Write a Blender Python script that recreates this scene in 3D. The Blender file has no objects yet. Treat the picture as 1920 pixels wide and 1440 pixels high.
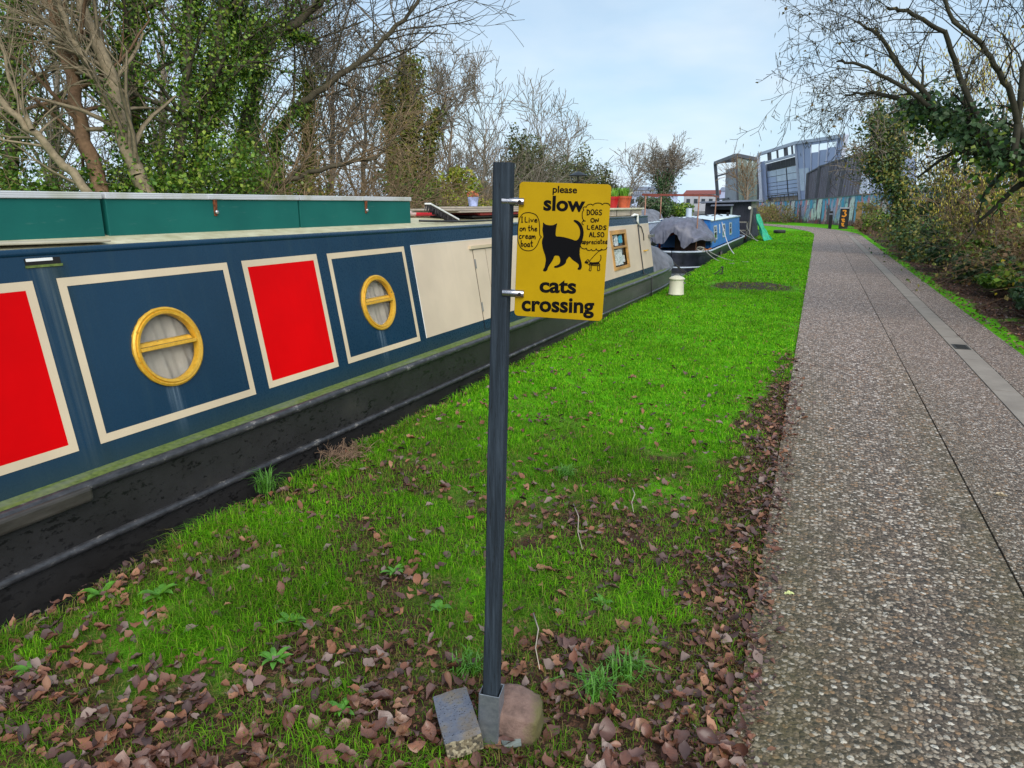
import bpy, math, random
import numpy as np
from mathutils import Vector, Matrix
R = math.radians
sc = bpy.context.scene
col = sc.collection
random.seed(7)

# ------------------------------------------------------------------ camera
CAM_H = 1.55; FPX = 1300.0
PITCH = math.atan2(337.0, FPX); YAW = R(23.2145)
cd = bpy.data.cameras.new('camera'); cam = bpy.data.objects.new('camera', cd); col.objects.link(cam)
cd.sensor_width = 36.0; cd.lens = FPX / 1920 * 36.0; cd.clip_start = 0.05; cd.clip_end = 3000
cam.location = (0, 0, CAM_H); cam.rotation_euler = (math.pi / 2 - PITCH, 0, YAW)
sc.camera = cam

# ------------------------------------------------------------------ sky, sun, exposure
SUN_EL, SUN_AZ = R(38), R(140)            # azimuth clockwise from +Y
w = bpy.data.worlds.new('World'); sc.world = w; w.use_nodes = True
nt = w.node_tree; nt.nodes.clear()
out = nt.nodes.new('ShaderNodeOutputWorld'); bg = nt.nodes.new('ShaderNodeBackground')
sky = nt.nodes.new('ShaderNodeTexSky'); sky.sky_type = 'NISHITA'; sky.sun_disc = False
sky.sun_elevation = SUN_EL; sky.sun_rotation = SUN_AZ; sky.air_density = 1.2; sky.dust_density = 0.6; sky.ozone_density = 2.0
tc = nt.nodes.new('ShaderNodeTexCoord')
sep = nt.nodes.new('ShaderNodeSeparateXYZ'); nt.links.new(tc.outputs['Generated'], sep.inputs[0])
def wmath(op, a, b=None, clamp=False):
    m = nt.nodes.new('ShaderNodeMath'); m.operation = op; m.use_clamp = clamp
    for i, v in enumerate((a, b)):
        if v is None: continue
        if isinstance(v, (int, float)): m.inputs[i].default_value = v
        else: nt.links.new(v, m.inputs[i])
    return m.outputs[0]
zz = wmath('ADD', wmath('MAXIMUM', sep.outputs[2], 0.0), 0.22)
comb = nt.nodes.new('ShaderNodeCombineXYZ')
nt.links.new(wmath('DIVIDE', sep.outputs[0], zz), comb.inputs[0]); nt.links.new(wmath('DIVIDE', sep.outputs[1], zz), comb.inputs[1])
def wnoise(scale, detail, rough, dist=0.0):
    n = nt.nodes.new('ShaderNodeTexNoise'); n.inputs['Scale'].default_value = scale; n.inputs['Detail'].default_value = detail
    n.inputs['Roughness'].default_value = rough; n.inputs['Distortion'].default_value = dist
    nt.links.new(comb.outputs[0], n.inputs['Vector']); return n.outputs['Fac']
cl = wmath('ADD', wmath('MULTIPLY', wnoise(0.8, 5, 0.52, 0.4), 0.7), wmath('MULTIPLY', wnoise(2.6, 6, 0.55, 0.3), 0.3))
cr = nt.nodes.new('ShaderNodeValToRGB'); nt.links.new(cl, cr.inputs[0])
cr.color_ramp.elements[0].position = 0.36; cr.color_ramp.elements[0].color = (.34, .34, .34, 1)
cr.color_ramp.elements[1].position = 0.60; cr.color_ramp.elements[1].color = (.97, .97, .97, 1)
lowz = wmath('SUBTRACT', 1.0, wmath('MULTIPLY', wmath('MAXIMUM', sep.outputs[2], 0.0), 3.2), True)   # cloud closes up towards the horizon
cf = wmath('MAXIMUM', cr.outputs[0], wmath('MULTIPLY', lowz, 1.0))
ccol = nt.nodes.new('ShaderNodeValToRGB'); nt.links.new(wnoise(1.7, 4, 0.5), ccol.inputs[0])
ccol.color_ramp.elements[0].position = 0.35; ccol.color_ramp.elements[0].color = (.56, .77, .98, 1)
ccol.color_ramp.elements[1].position = 0.65; ccol.color_ramp.elements[1].color = (.74, .87, 1.0, 1)
cs_ = nt.nodes.new('ShaderNodeVectorMath'); cs_.operation = 'SCALE'; nt.links.new(wmath('MULTIPLY', wmath('ADD', 1.0, wmath('MULTIPLY', wmath('POWER', lowz, 3.0), 0.16)), 7.3), cs_.inputs['Scale']); nt.links.new(ccol.outputs[0], cs_.inputs[0])
mx = nt.nodes.new('ShaderNodeMix'); mx.data_type = 'RGBA'; nt.links.new(cf, mx.inputs[0])
nt.links.new(sky.outputs[0], mx.inputs[6]); nt.links.new(cs_.outputs[0], mx.inputs[7])
nt.links.new(mx.outputs[2], bg.inputs[0]); bg.inputs[1].default_value = 0.10
nt.links.new(bg.outputs[0], out.inputs[0])
sd = bpy.data.lights.new('sun', 'SUN'); sd.energy = 2.6; sd.angle = R(55); sd.color = (1, .94, .84)
sun = bpy.data.objects.new('sun', sd); col.objects.link(sun); sun.location = (10, -10, 30)
sdir = Vector((math.sin(SUN_AZ) * math.cos(SUN_EL), math.cos(SUN_AZ) * math.cos(SUN_EL), math.sin(SUN_EL)))
sun.rotation_euler = (-sdir).to_track_quat('-Z', 'Y').to_euler()
sc.view_settings.view_transform = 'Standard'; sc.view_settings.look = 'None'
sc.view_settings.exposure = 0.5; sc.view_settings.gamma = 1.0; sc.view_settings.use_curve_mapping = False
sc.cycles.max_bounces = 6; sc.cycles.diffuse_bounces = 3; sc.cycles.transparent_max_bounces = 8

# ------------------------------------------------------------------ helpers
FW = Vector((-math.sin(YAW) * math.cos(PITCH), math.cos(YAW) * math.cos(PITCH), -math.sin(PITCH)))
RT = Vector((math.cos(YAW), math.sin(YAW), 0)); UP = RT.cross(FW)
def at(px, py, depth):
    """the point of the place that was measured at this spot of the photograph, at a given distance along the view"""
    return Vector((0, 0, CAM_H)) + (FW * FPX + RT * (px - 960) + UP * (720 - py)) * (depth / FPX)
def atY(px, py, Y):
    d = FW * FPX + RT * (px - 960) + UP * (720 - py)
    return Vector((0, 0, CAM_H)) + d * (Y / d.y)
def atZ(px, py, z=0.0):
    d = FW * FPX + RT * (px - 960) + UP * (720 - py)
    return Vector((0, 0, CAM_H)) + d * ((z - CAM_H) / d.z)

class NT:
    def __init__(s, name):
        s.m = bpy.data.materials.new(name); s.m.use_nodes = True; s.t = s.m.node_tree
        s.b = s.t.nodes['Principled BSDF']; s.out = s.t.nodes['Material Output']
    def n(s, k, **kw):
        x = s.t.nodes.new(k)
        for a, v in kw.items(): setattr(x, a, v)
        return x
    def put(s, sock, v):
        if hasattr(v, 'links') or isinstance(v, bpy.types.NodeSocket): s.t.links.new(v, sock)
        elif isinstance(v, (tuple, list)) and len(v) == 3 and sock.type == 'RGBA': sock.default_value = (*v, 1)
        else: sock.default_value = v
    def co(s, kind='Object', scale=None, loc=None):
        c = s.n('ShaderNodeTexCoord').outputs[kind]
        if scale is not None or loc is not None:
            mp = s.n('ShaderNodeMapping'); s.t.links.new(c, mp.inputs[0])
            if scale is not None: mp.inputs['Scale'].default_value = scale
            if loc is not None: mp.inputs['Location'].default_value = loc
            c = mp.outputs[0]
        return c
    def pos(s): return s.n('ShaderNodeNewGeometry').outputs['Position']
    def noise(s, v, scale=5, detail=4, rough=.55, dist=0., out='Fac'):
        x = s.n('ShaderNodeTexNoise'); s.put(x.inputs['Vector'], v); x.inputs['Scale'].default_value = scale
        x.inputs['Detail'].default_value = detail; x.inputs['Roughness'].default_value = rough; x.inputs['Distortion'].default_value = dist
        return x.outputs[out]
    def vor(s, v, scale=5, feature='F1', out='Distance', rand=1., dim='3D'):
        x = s.n('ShaderNodeTexVoronoi'); x.voronoi_dimensions = dim; x.feature = feature; s.put(x.inputs['Vector'], v); x.inputs['Scale'].default_value = scale
        x.inputs['Randomness'].default_value = rand
        return x.outputs[out]
    def ramp(s, f, stops, interp='LINEAR'):
        x = s.n('ShaderNodeValToRGB'); s.put(x.inputs[0], f); e = x.color_ramp.elements; x.color_ramp.interpolation = interp
        while len(e) < len(stops): e.new(.5)
        for q, (p, c) in zip(e, stops):
            q.position = p; q.color = (c, c, c, 1) if isinstance(c, (int, float)) else (*c, 1)
        return x.outputs[0]
    def mix(s, f, a, b, mode='MIX'):
        x = s.n('ShaderNodeMix'); x.data_type = 'RGBA'; x.blend_type = mode
        s.put(x.inputs[0], f); s.put(x.inputs[6], a); s.put(x.inputs[7], b); return x.outputs[2]
    def math(s, op, a, b=0., clamp=False):
        x = s.n('ShaderNodeMath'); x.operation = op; x.use_clamp = clamp; s.put(x.inputs[0], a); s.put(x.inputs[1], b); return x.outputs[0]
    def xyz(s, v):
        x = s.n('ShaderNodeSeparateXYZ'); s.put(x.inputs[0], v); return x.outputs
    def bump(s, h, strength=.3, dist=.01):
        x = s.n('ShaderNodeBump'); x.inputs['Strength'].default_value = strength; x.inputs['Distance'].default_value = dist
        s.put(x.inputs['Height'], h); s.t.links.new(x.outputs[0], s.b.inputs['Normal'])
    def attr(s, name='col'):
        x = s.n('ShaderNodeAttribute'); x.attribute_name = name; return x.outputs['Color']
    def rnd(s): return s.n('ShaderNodeObjectInfo').outputs['Random']
    def fin(s, base=None, rough=None, metal=None, spec=None, coat=None):
        for k, v in (('Base Color', base), ('Roughness', rough), ('Metallic', metal), ('Specular IOR Level', spec), ('Coat Weight', coat)):
            if v is not None: s.put(s.b.inputs[k], v)
        return s.m

def simple(name, c, rough=.5, metal=0., var=.18, scale=6., bump=0., spec=None, vec=None, coat=None):
    n = NT(name); v = n.co('Object', vec) if vec else n.co()
    f = n.noise(v, scale, 5, .6)
    lo = tuple(x * (1 - var) for x in c); hi = tuple(min(1, x * (1 + var)) for x in c)
    c_ = n.ramp(f, [(.3, lo), (.7, hi)])
    rr = n.ramp(f, [(.3, max(0, rough - .08)), (.7, min(1, rough + .1))])
    if bump: n.bump(n.noise(v, scale * 4, 4), bump, .004)
    return n.fin(c_, rr, metal, spec, coat)

def link(o, parent=None):
    col.objects.link(o)
    if parent: o.parent = parent
    return o
def tag(o, label=None, cat=None, group=None, kind=None):
    if label: o['label'] = label
    if cat: o['category'] = cat
    if group: o['group'] = group
    if kind: o['kind'] = kind
    return o
def thing(name, label, cat, loc=(0, 0, 0), rotz=0., group=None):
    o = bpy.data.objects.new(name, None); o.empty_display_size = .1; link(o); o.location = loc; o.rotation_euler = (0, 0, rotz)
    return tag(o, label, cat, group)
def copy_tree(o, parent=None):
    c = o.copy(); col.objects.link(c); c.parent = parent
    for ch in list(o.children): copy_tree(ch, c)
    return c
def bev(o, wd=.005, seg=2):
    m = o.modifiers.new('bevel', 'BEVEL'); m.width = wd; m.segments = seg; m.limit_method = 'ANGLE'; m.angle_limit = R(40)
    return o

class MB:
    def __init__(s): s.v = []; s.f = []
    def add(s, vs, fs):
        k = len(s.v); s.v += [tuple(p) for p in vs]; s.f += [tuple(i + k for i in f) for f in fs]; return s
    def hexa(s, p):        # bottom 4 (ccw), top 4
        return s.add(p, [(3, 2, 1, 0), (4, 5, 6, 7), (0, 1, 5, 4), (1, 2, 6, 5), (2, 3, 7, 6), (3, 0, 4, 7)])
    def box(s, x0, x1, y0, y1, z0, z1):
        return s.hexa([(x0, y0, z0), (x1, y0, z0), (x1, y1, z0), (x0, y1, z0), (x0, y0, z1), (x1, y0, z1), (x1, y1, z1), (x0, y1, z1)])
    def beam(s, p, q, wd, ht=None, up=(0, 0, 1)):
        p, q = Vector(p), Vector(q); ht = ht or wd; d = (q - p).normalized(); u = Vector(up)
        if abs(d.dot(u)) > .95: u = Vector((1, 0, 0))
        x = d.cross(u).normalized(); u = x.cross(d).normalized(); a, b = x * wd / 2, u * ht / 2
        return s.hexa([p - a - b, p + a - b, p + a + b, p - a + b, q - a - b, q + a - b, q + a + b, q - a + b])
    def slab(s, quad, th, nrm=None):
        q = [Vector(p) for p in quad]
        n = Vector(nrm).normalized() if nrm is not None else (q[1] - q[0]).cross(q[3] - q[0]).normalized()
        return s.hexa([p - n * th for p in q] + q)
    def quad(s, a, b, c, d): return s.add([a, b, c, d], [(0, 1, 2, 3)])
    def tube(s, pts, r, sides=8, cap=True):
        pts = [Vector(p) for p in pts]; n = len(pts); rr = r if isinstance(r, (list, tuple)) else [r] * n
        ref = Vector((0, 0, 1)); rings = []
        for i, p in enumerate(pts):
            d = (pts[min(i + 1, n - 1)] - pts[max(i - 1, 0)]).normalized()
            u = ref if abs(d.dot(ref)) < .95 else Vector((1, 0, 0))
            x = d.cross(u).normalized(); y = x.cross(d)
            rings.append([p + (x * math.cos(2 * math.pi * k / sides) + y * math.sin(2 * math.pi * k / sides)) * rr[i] for k in range(sides)])
        k0 = len(s.v)
        for g in rings: s.v += [tuple(p) for p in g]
        for i in range(n - 1):
            for k in range(sides):
                a = k0 + i * sides + k; b = k0 + i * sides + (k + 1) % sides; s.f.append((a, b, b + sides, a + sides))
        if cap:
            s.f.append(tuple(k0 + k for k in reversed(range(sides)))); s.f.append(tuple(k0 + (n - 1) * sides + k for k in range(sides)))
        return s
    def lathe(s, prof, seg=24, c=(0, 0, 0), capb=True, capt=True):
        k0 = len(s.v); n = len(prof)
        for r, z in prof:
            for k in range(seg):
                a = 2 * math.pi * k / seg; s.v.append((c[0] + r * math.cos(a), c[1] + r * math.sin(a), c[2] + z))
        for i in range(n - 1):
            for k in range(seg):
                a = k0 + i * seg + k; b = k0 + i * seg + (k + 1) % seg; s.f.append((a, b, b + seg, a + seg))
        if capb: s.f.append(tuple(k0 + k for k in reversed(range(seg))))
        if capt: s.f.append(tuple(k0 + (n - 1) * seg + k for k in range(seg)))
        return s
    def grid(s, fn, nu, nv):
        k0 = len(s.v)
        for i in range(nu + 1):
            for j in range(nv + 1): s.v.append(tuple(fn(i / nu, j / nv)))
        for i in range(nu):
            for j in range(nv):
                a = k0 + i * (nv + 1) + j; s.f.append((a, a + nv + 1, a + nv + 2, a + 1))
        return s
    def build(s, name, mat, parent=None, smooth=False, auto=None):
        me = bpy.data.meshes.new(name); me.from_pydata(s.v, [], s.f); me.update()
        if mat: me.materials.append(mat)
        o = bpy.data.objects.new(name, me); link(o, parent)
        if smooth: me.polygons.foreach_set('use_smooth', [True] * len(me.polygons))
        if auto: me.set_sharp_from_angle(angle=R(auto))
        return o

def npmesh(name, verts, faces, mat, parent=None, colors=None, smooth=False):
    """big mesh from arrays; faces is (n,3) or (n,4); colors one rgb for each vertex"""
    verts = np.asarray(verts, np.float32).reshape(-1, 3); faces = np.asarray(faces, np.int32); k = faces.shape[1]; nf = len(faces)
    me = bpy.data.meshes.new(name); me.vertices.add(len(verts)); me.vertices.foreach_set('co', verts.ravel())
    me.loops.add(nf * k); me.loops.foreach_set('vertex_index', faces.ravel()); me.polygons.add(nf)
    me.polygons.foreach_set('loop_start', np.arange(0, nf * k, k, dtype=np.int32))
    if colors is not None:
        a = me.attributes.new('col', 'FLOAT_COLOR', 'POINT'); c = np.ones((len(verts), 4), np.float32); c[:, :3] = colors; a.data.foreach_set('color', c.ravel())
    me.update(calc_edges=True)
    if smooth: me.polygons.foreach_set('use_smooth', np.ones(nf, bool))
    me.materials.append(mat); o = bpy.data.objects.new(name, me); return link(o, parent)

def vnoise(x, y, seed=0):
    """smooth value noise in numpy, 0..1"""
    xi = np.floor(x).astype(np.int64); yi = np.floor(y).astype(np.int64); fx = x - xi; fy = y - yi
    fx = fx * fx * (3 - 2 * fx); fy = fy * fy * (3 - 2 * fy)
    def h(a, b):
        n = (a * 374761393 + b * 668265263 + seed * 69069) & 0x7fffffff; n = ((n ^ (n >> 13)) * 1274126177) & 0x7fffffff
        return ((n ^ (n >> 16)) & 0xffff) / 65535.
    return (h(xi, yi) * (1 - fx) + h(xi + 1, yi) * fx) * (1 - fy) + (h(xi, yi + 1) * (1 - fx) + h(xi + 1, yi + 1) * fx) * fy
def fbm(x, y, seed=0): return .55 * vnoise(x, y, seed) + .3 * vnoise(x * 2.1, y * 2.1, seed + 5) + .15 * vnoise(x * 4.3, y * 4.3, seed + 9)

# ------------------------------------------------------------------ ground, water, path
BANK = -2.70; FAR_BANK = -12.6; WATER = -0.36
def bend(y):
    y = np.asarray(y, float); t = np.clip(y - 40, 0, 32); return -.0125 * t * t - .8 * np.clip(y - 72, 0, None)
def edge(y):          # ragged near edge of the bank
    y = np.asarray(y, float); return BANK + .07 * (vnoise(y * 1.3, y * 0 + .5, 3) - .5) + .05 * (vnoise(y * 4., y * 0 + 3.5, 4) - .5)
def gz(u, y):         # height of the verge
    u = np.asarray(u, float); y = np.asarray(y, float)
    b = .05 * (fbm(u * .9, y * .9, 11) - .5) + .02 * (fbm(u * 5, y * 5, 12) - .5)
    fade = np.clip((-.10 - u) / .4, 0, 1)
    dip = -.05 * np.clip((-2.3 - u) / .4, 0, 1) ** 1.5
    return -.012 + b * fade + dip

uL = [-900, -400, -150, -80, -45, -28, -20, -16, -14, -13.0, FAR_BANK - .05]
uN = [None] + list(np.linspace(-2.66, -.10, 34))
uR = [0.4, 1.2, 2.0, 2.25, 2.5, 2.8, 3.1, 3.5, 4, 4.6, 5.4, 6.5, 8, 10, 14, 20, 32, 55, 110, 300, 900]
ys = [-60, -25, -12, -6, -3, -1.5] + list(np.arange(-.6, 12, .12)) + list(np.arange(12, 30, .4)) + list(np.arange(30, 90, 2.)) + [95, 105, 120, 140, 170, 210, 280, 400, 650, 1200]
ys = np.array(ys); V = []; ncol = 0
for y in ys:
    row = []; bx = float(bend(y)); e = float(edge(y))
    rz = random.Random(int(y * 100))
    for u in uL: row.append((u + bx, y, .25 * min(1, (FAR_BANK - u) / 2.) + (.3 if u < -14 else 0)))
    row += [(FAR_BANK + .02 + bx, y, -.2), (FAR_BANK + .1 + bx, y, -1.3), (e - .12 + bx, y, -1.3), (e - .07 + bx, y, -.45)]
    row.append((e + bx, y, float(gz(e, y)) - .05))
    for u in uN[1:]:
        uu = e + .04 + (u + 2.66) / 2.56 * (-.10 - e - .04); row.append((uu + bx, y, float(gz(uu, y))))
    for u in uR:
        z = -.03 if u < 2.1 else -.012 + .05 * float(fbm(np.array(u), np.array(y * .8), 21)) + .05 * max(0, min(1.5, u - 2.9))
        row.append((u + bx, y, z))
    ncol = len(row); V += row
nr = len(ys); I = np.arange(nr * ncol).reshape(nr, ncol)
F = np.stack([I[:-1, :-1], I[:-1, 1:], I[1:, 1:], I[1:, :-1]], -1).reshape(-1, 4)

n = NT('ground_soil_and_turf'); P = n.pos(); X = n.xyz(P)
n1 = n.noise(P, 1.1, 5, .6); n2 = n.noise(P, 9, 5, .65); n3 = n.noise(P, 60, 3, .6)
soil = n.ramp(n2, [(.3, (.020, .012, .008)), (.55, (.050, .030, .020)), (.75, (.085, .058, .042))])
turf = n.ramp(n2, [(.25, (.05, .17, .004)), (.55, (.10, .36, .005)), (.8, (.15, .45, .01))])
# turf closes up away from the trodden, leaf-covered near end; bare strip against the path edge; one burnt patch
far = n.math('MULTIPLY', n.math('SUBTRACT', X[1], 3.2), .16, True)
cover = n.math('ADD', n.math('MULTIPLY', n1, 1.1), n.math('SUBTRACT', n.math('MULTIPLY', far, 1.0), .25))
dxp = n.math('ABSOLUTE', n.math('SUBTRACT', X[0], -.16)); ed = n.math('SUBTRACT', 1.0, n.math('MULTIPLY', dxp, 3.2), True)
nearm = n.math('SUBTRACT', 1.0, n.math('MULTIPLY', X[1], .07), True)
cover = n.math('SUBTRACT', cover, n.math('MULTIPLY', n.math('MULTIPLY', ed, nearm), 1.2))
bxn = n.math('MULTIPLY', n.math('SUBTRACT', X[0], -1.05), 1.1); byn = n.math('MULTIPLY', n.math('SUBTRACT', X[1], 14.35), .95)
bd = n.math('ADD', n.math('MULTIPLY', bxn, bxn), n.math('MULTIPLY', byn, byn)); burn = n.math('SUBTRACT', n.math('ADD', 1.05, n.math('MULTIPLY', n2, .8)), n.math('MULTIPLY', bd, 1.5), True)
cover = n.math('SUBTRACT', cover, n.math('MULTIPLY', burn, 2.0))
rightside = n.math('MULTIPLY', n.math('SUBTRACT', X[0], 2.05), 3.0, True)
cover = n.math('SUBTRACT', cover, n.math('MULTIPLY', rightside, 1.05))
litter = n.mix(n.math('GREATER_THAN', n3, .52), soil, n.ramp(n.vor(P, 22, out='Color'), [(.2, (.05, .026, .018)), (.6, (.13, .066, .04)), (.9, (.2, .12, .08))]))
farbank = n.math('LESS_THAN', X[0], -12.0)
basec = n.mix(n.ramp(cover, [(.32, 0.), (.5, 1.)]), litter, turf); basec = n.mix(n.math('MULTIPLY', burn, .8), basec, n.ramp(n2, [(.3, (.018, .016, .018)), (.7, (.075, .066, .070))]))
yard = n.math('MULTIPLY', n.math('SUBTRACT', n.math('ADD', X[1], n.math('MULTIPLY', X[0], .45)), 63.), .25, True); basec = n.mix(yard, basec, n.ramp(n2, [(.3, (.10, .098, .095)), (.7, (.19, .185, .175))]))
n.bump(n.math('ADD', n2, n3), .6, .03)
ground = npmesh('ground', V, F, n.fin(basec, .95, spec=.1), smooth=True); tag(ground, kind='structure')

n = NT('canal_water'); v = n.co(scale=(1, .6, 1)); n.bump(n.math('ADD', n.noise(v, 3, 3), n.noise(v, 14, 2)), .12, .03)
m_water = n.fin((.012, .016, .010), .06, spec=.5)
wv = []; wy = np.concatenate([np.arange(-40, 40, 8), np.arange(40, 130, 4), [200, 400]])
for y in wy: wv += [(FAR_BANK + float(bend(y)) + .01, y, WATER), (BANK + float(bend(y)) - .02, y, WATER)]
wf = [(2 * i, 2 * i + 1, 2 * i + 3, 2 * i + 2) for i in range(len(wy) - 1)]
tag(npmesh('water', wv, wf, m_water), kind='structure')

def aggregate(name, scale, moss=.35):
    n = NT(name); P = n.pos()
    wp = n.n('ShaderNodeVectorMath', operation='ADD'); n.put(wp.inputs[0], P)
    sc_ = n.n('ShaderNodeVectorMath', operation='SCALE'); n.put(sc_.inputs[0], n.noise(P, 45, 2, out='Color')); sc_.inputs['Scale'].default_value = .016; n.put(wp.inputs[1], sc_.outputs[0])
    d = n.vor(wp.outputs[0], scale, dim='2D'); c = n.xyz(n.vor(wp.outputs[0], scale, out='Color', dim='2D'))
    d2 = n.vor(wp.outputs[0], scale * 1.9, dim='2D'); c2 = n.xyz(n.vor(wp.outputs[0], scale * 1.9, out='Color', dim='2D'))
    peb = n.ramp(c[0], [(.0, (.045, .040, .036)), (.18, (.12, .098, .082)), (.38, (.22, .175, .14)), (.53, (.30, .20, .125)), (.66, (.38, .34, .29)), (.84, (.52, .49, .44)), (.95, (.70, .68, .63))], 'CONSTANT')
    small = n.ramp(c2[1], [(.0, (.075, .062, .053)), (.35, (.17, .14, .115)), (.7, (.29, .245, .20)), (.9, (.46, .42, .36))], 'CONSTANT')
    mort = n.mix(n.ramp(d2, [(.30, 1.), (.5, 0.)]), n.ramp(n.noise(P, 30, 4), [(.3, (.045, .037, .031)), (.7, (.11, .09, .074))]), small)
    keep = n.math('MULTIPLY', n.ramp(d, [(.42, 1.), (.54, 0.)]), n.math('LESS_THAN', c[2], .80))
    cc = n.mix(keep, mort, peb)
    big = n.noise(P, .8, 4, .6); X = n.xyz(P)
    e1 = n.math('SUBTRACT', 1., n.math('MULTIPLY', n.math('ABSOLUTE', n.math('SUBTRACT', X[0], .0)), 2.1), True)
    e2 = n.math('SUBTRACT', 1., n.math('MULTIPLY', n.math('ABSOLUTE', n.math('SUBTRACT', X[0], .9)), 3.0), True)
    ne = n.math('SUBTRACT', 1.15, n.math('MULTIPLY', X[1], .11), True)
    mo = n.math('MULTIPLY', n.math('MULTIPLY', n.math('ADD', n.math('MAXIMUM', e1, e2), n.math('MULTIPLY', big, .25)), ne), n.ramp(n.noise(P, 7, 4), [(.3, .35), (.7, 1.)]))
    cc = n.mix(n.math('MULTIPLY', mo, moss), cc, (.105, .095, .03))
    cc = n.mix(n.ramp(big, [(.35, .15), (.7, 0.)]), cc, (.075, .062, .055))
    h = n.math('ADD', n.ramp(d, [(.1, 1.), (.6, 0.)]), n.math('MULTIPLY', n.ramp(d2, [(.1, 1.), (.5, 0.)]), .4))
    n.bump(h, .75, .006)
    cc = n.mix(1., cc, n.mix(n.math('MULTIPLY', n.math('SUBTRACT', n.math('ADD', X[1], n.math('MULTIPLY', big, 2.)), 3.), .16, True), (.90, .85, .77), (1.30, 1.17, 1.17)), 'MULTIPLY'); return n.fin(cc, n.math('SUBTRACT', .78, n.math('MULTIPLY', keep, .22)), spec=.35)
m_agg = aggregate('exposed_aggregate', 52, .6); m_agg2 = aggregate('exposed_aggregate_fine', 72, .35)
n = NT('smooth_concrete'); P = n.pos(); f1 = n.noise(P, 3, 5, .6); f2 = n.noise(P, 55, 4, .65)
m_conc = n.fin(n.mix(n.math('MULTIPLY', f2, .5), n.ramp(f1, [(.3, (.21, .175, .15)), (.7, (.33, .285, .245))]), (.12, .11, .085)), .85); n.bump(f2, .35, .003)
n = NT('path_bedding'); m_bed = n.fin(n.ramp(n.noise(n.pos(), 12, 4), [(.3, (.012, .010, .008)), (.7, (.035, .032, .018))]), .95)

PZ = .008; PW0, PW1 = -.085, 2.14
yb = list(np.arange(-4, 40, 4)) + list(np.arange(40, 110, 2.))
bv = []
for y in yb: b = float(bend(y)); bv += [(PW0 + .004 + b, y, -.006), (PW1 - .004 + b, y, -.006)]
path = npmesh('path', bv, [(2 * i, 2 * i + 1, 2 * i + 3, 2 * i + 2) for i in range(len(yb) - 1)], m_bed); tag(path, kind='structure')
def slab(x0, x1, y0, y1, mat, name='slab', dz=0.):
    gap = .005; rr = random.Random(int(x0 * 91 + y0 * 37)); t = [rr.uniform(-.0015, .0015) for _ in range(4)]; m = MB()
    sx = 1 if y1 - y0 < 2 else 8; X0, X1 = x0 + gap, x1 - gap; Y0, Y1 = y0 + gap, y1 - gap
    nn = max(1, sx)
    for k in range(nn):
        ya, yb_ = Y0 + (Y1 - Y0) * k / nn, Y0 + (Y1 - Y0) * (k + 1) / nn; b0, b1 = float(bend(ya)), float(bend(yb_))
        m.hexa([(X0 + b0, ya, -.05), (X1 + b0, ya, -.05), (X1 + b1, yb_, -.05), (X0 + b1, yb_, -.05), (X0 + b0, ya, PZ + dz + t[0]), (X1 + b0, ya, PZ + dz + t[1]), (X1 + b1, yb_, PZ + dz + t[1]), (X0 + b1, yb_, PZ + dz + t[0])])
    o = m.build(name, mat, path)
    return o
yj = [-4.2, 1.5 - .0, 7.25, 12.95, 18.6, 24.3, 30, 36, 42, 50, 58, 66, 80, 100]
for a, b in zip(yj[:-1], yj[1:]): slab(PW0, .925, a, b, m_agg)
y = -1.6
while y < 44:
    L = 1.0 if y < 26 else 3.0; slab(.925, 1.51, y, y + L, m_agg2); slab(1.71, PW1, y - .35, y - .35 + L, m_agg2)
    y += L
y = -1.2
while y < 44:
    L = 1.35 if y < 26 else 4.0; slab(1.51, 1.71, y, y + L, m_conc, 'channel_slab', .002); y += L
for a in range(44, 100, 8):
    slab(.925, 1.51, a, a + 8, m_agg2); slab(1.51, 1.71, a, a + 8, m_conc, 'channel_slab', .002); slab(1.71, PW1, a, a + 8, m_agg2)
# cover plate let into the channel
m_iron = simple('dark_iron', (.05, .048, .045), .55, .4)
c = atZ(1797, 652); m = MB(); m.box(1.535, 1.685, c.y - .14, c.y + .14, 0, PZ + .007)
dc = m.build('drain_cover', m_iron, path)
m_slot = simple('slot_black', (.006, .006, .006), .9)
for k in range(5):
    m = MB(); yy = c.y - .1 + k * .05; m.box(1.555, 1.665, yy - .009, yy + .009, PZ, PZ + .0095); m.build('slot', m_slot, dc)

# ------------------------------------------------------------------ the near narrowboat
BA = R(1.917); BD = Vector((math.sin(BA), math.cos(BA), 0)); BN = Vector((math.cos(BA), -math.sin(BA), 0))
def bw(s, n_, z): return BD * s + BN * n_ + Vector((0, 0, z))
def B(s, n_, z): return (n_ + 4.07, s - 7, z + .36)               # boat's own frame
TL = .17; tT = math.tan(TL)
def cabn(z): return -3.155 - (z - .315) * tT
def CS(s, z, o=0.): return B(s, cabn(z) + o * math.cos(TL), z + o * math.sin(TL))
CS0, CS1, ZB, ZT = -6.0, 12.99, .315, 1.335

def boat_paint(name, c, streak=(.02, .05, .08), rough=.28):
    n = NT(name); v = n.co(); X = n.xyz(v)
    st = n.noise(n.co(scale=(1, 5.5, .35)), 2.4, 5, .62); f = n.noise(v, 1.6, 4); g = n.noise(v, 70, 3)
    cc = n.ramp(f, [(.3, tuple(k * .86 for k in c)), (.7, tuple(min(1, k * 1.1) for k in c))])
    cc = n.mix(n.math('MULTIPLY', n.ramp(st, [(.52, 0.), (.75, 1.)]), .35), cc, streak)
    return n, cc, g, X, v
n, cc, g, X, v = boat_paint('boat_blue_paint', (.0045, .030, .064), (.02, .05, .07))
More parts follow.
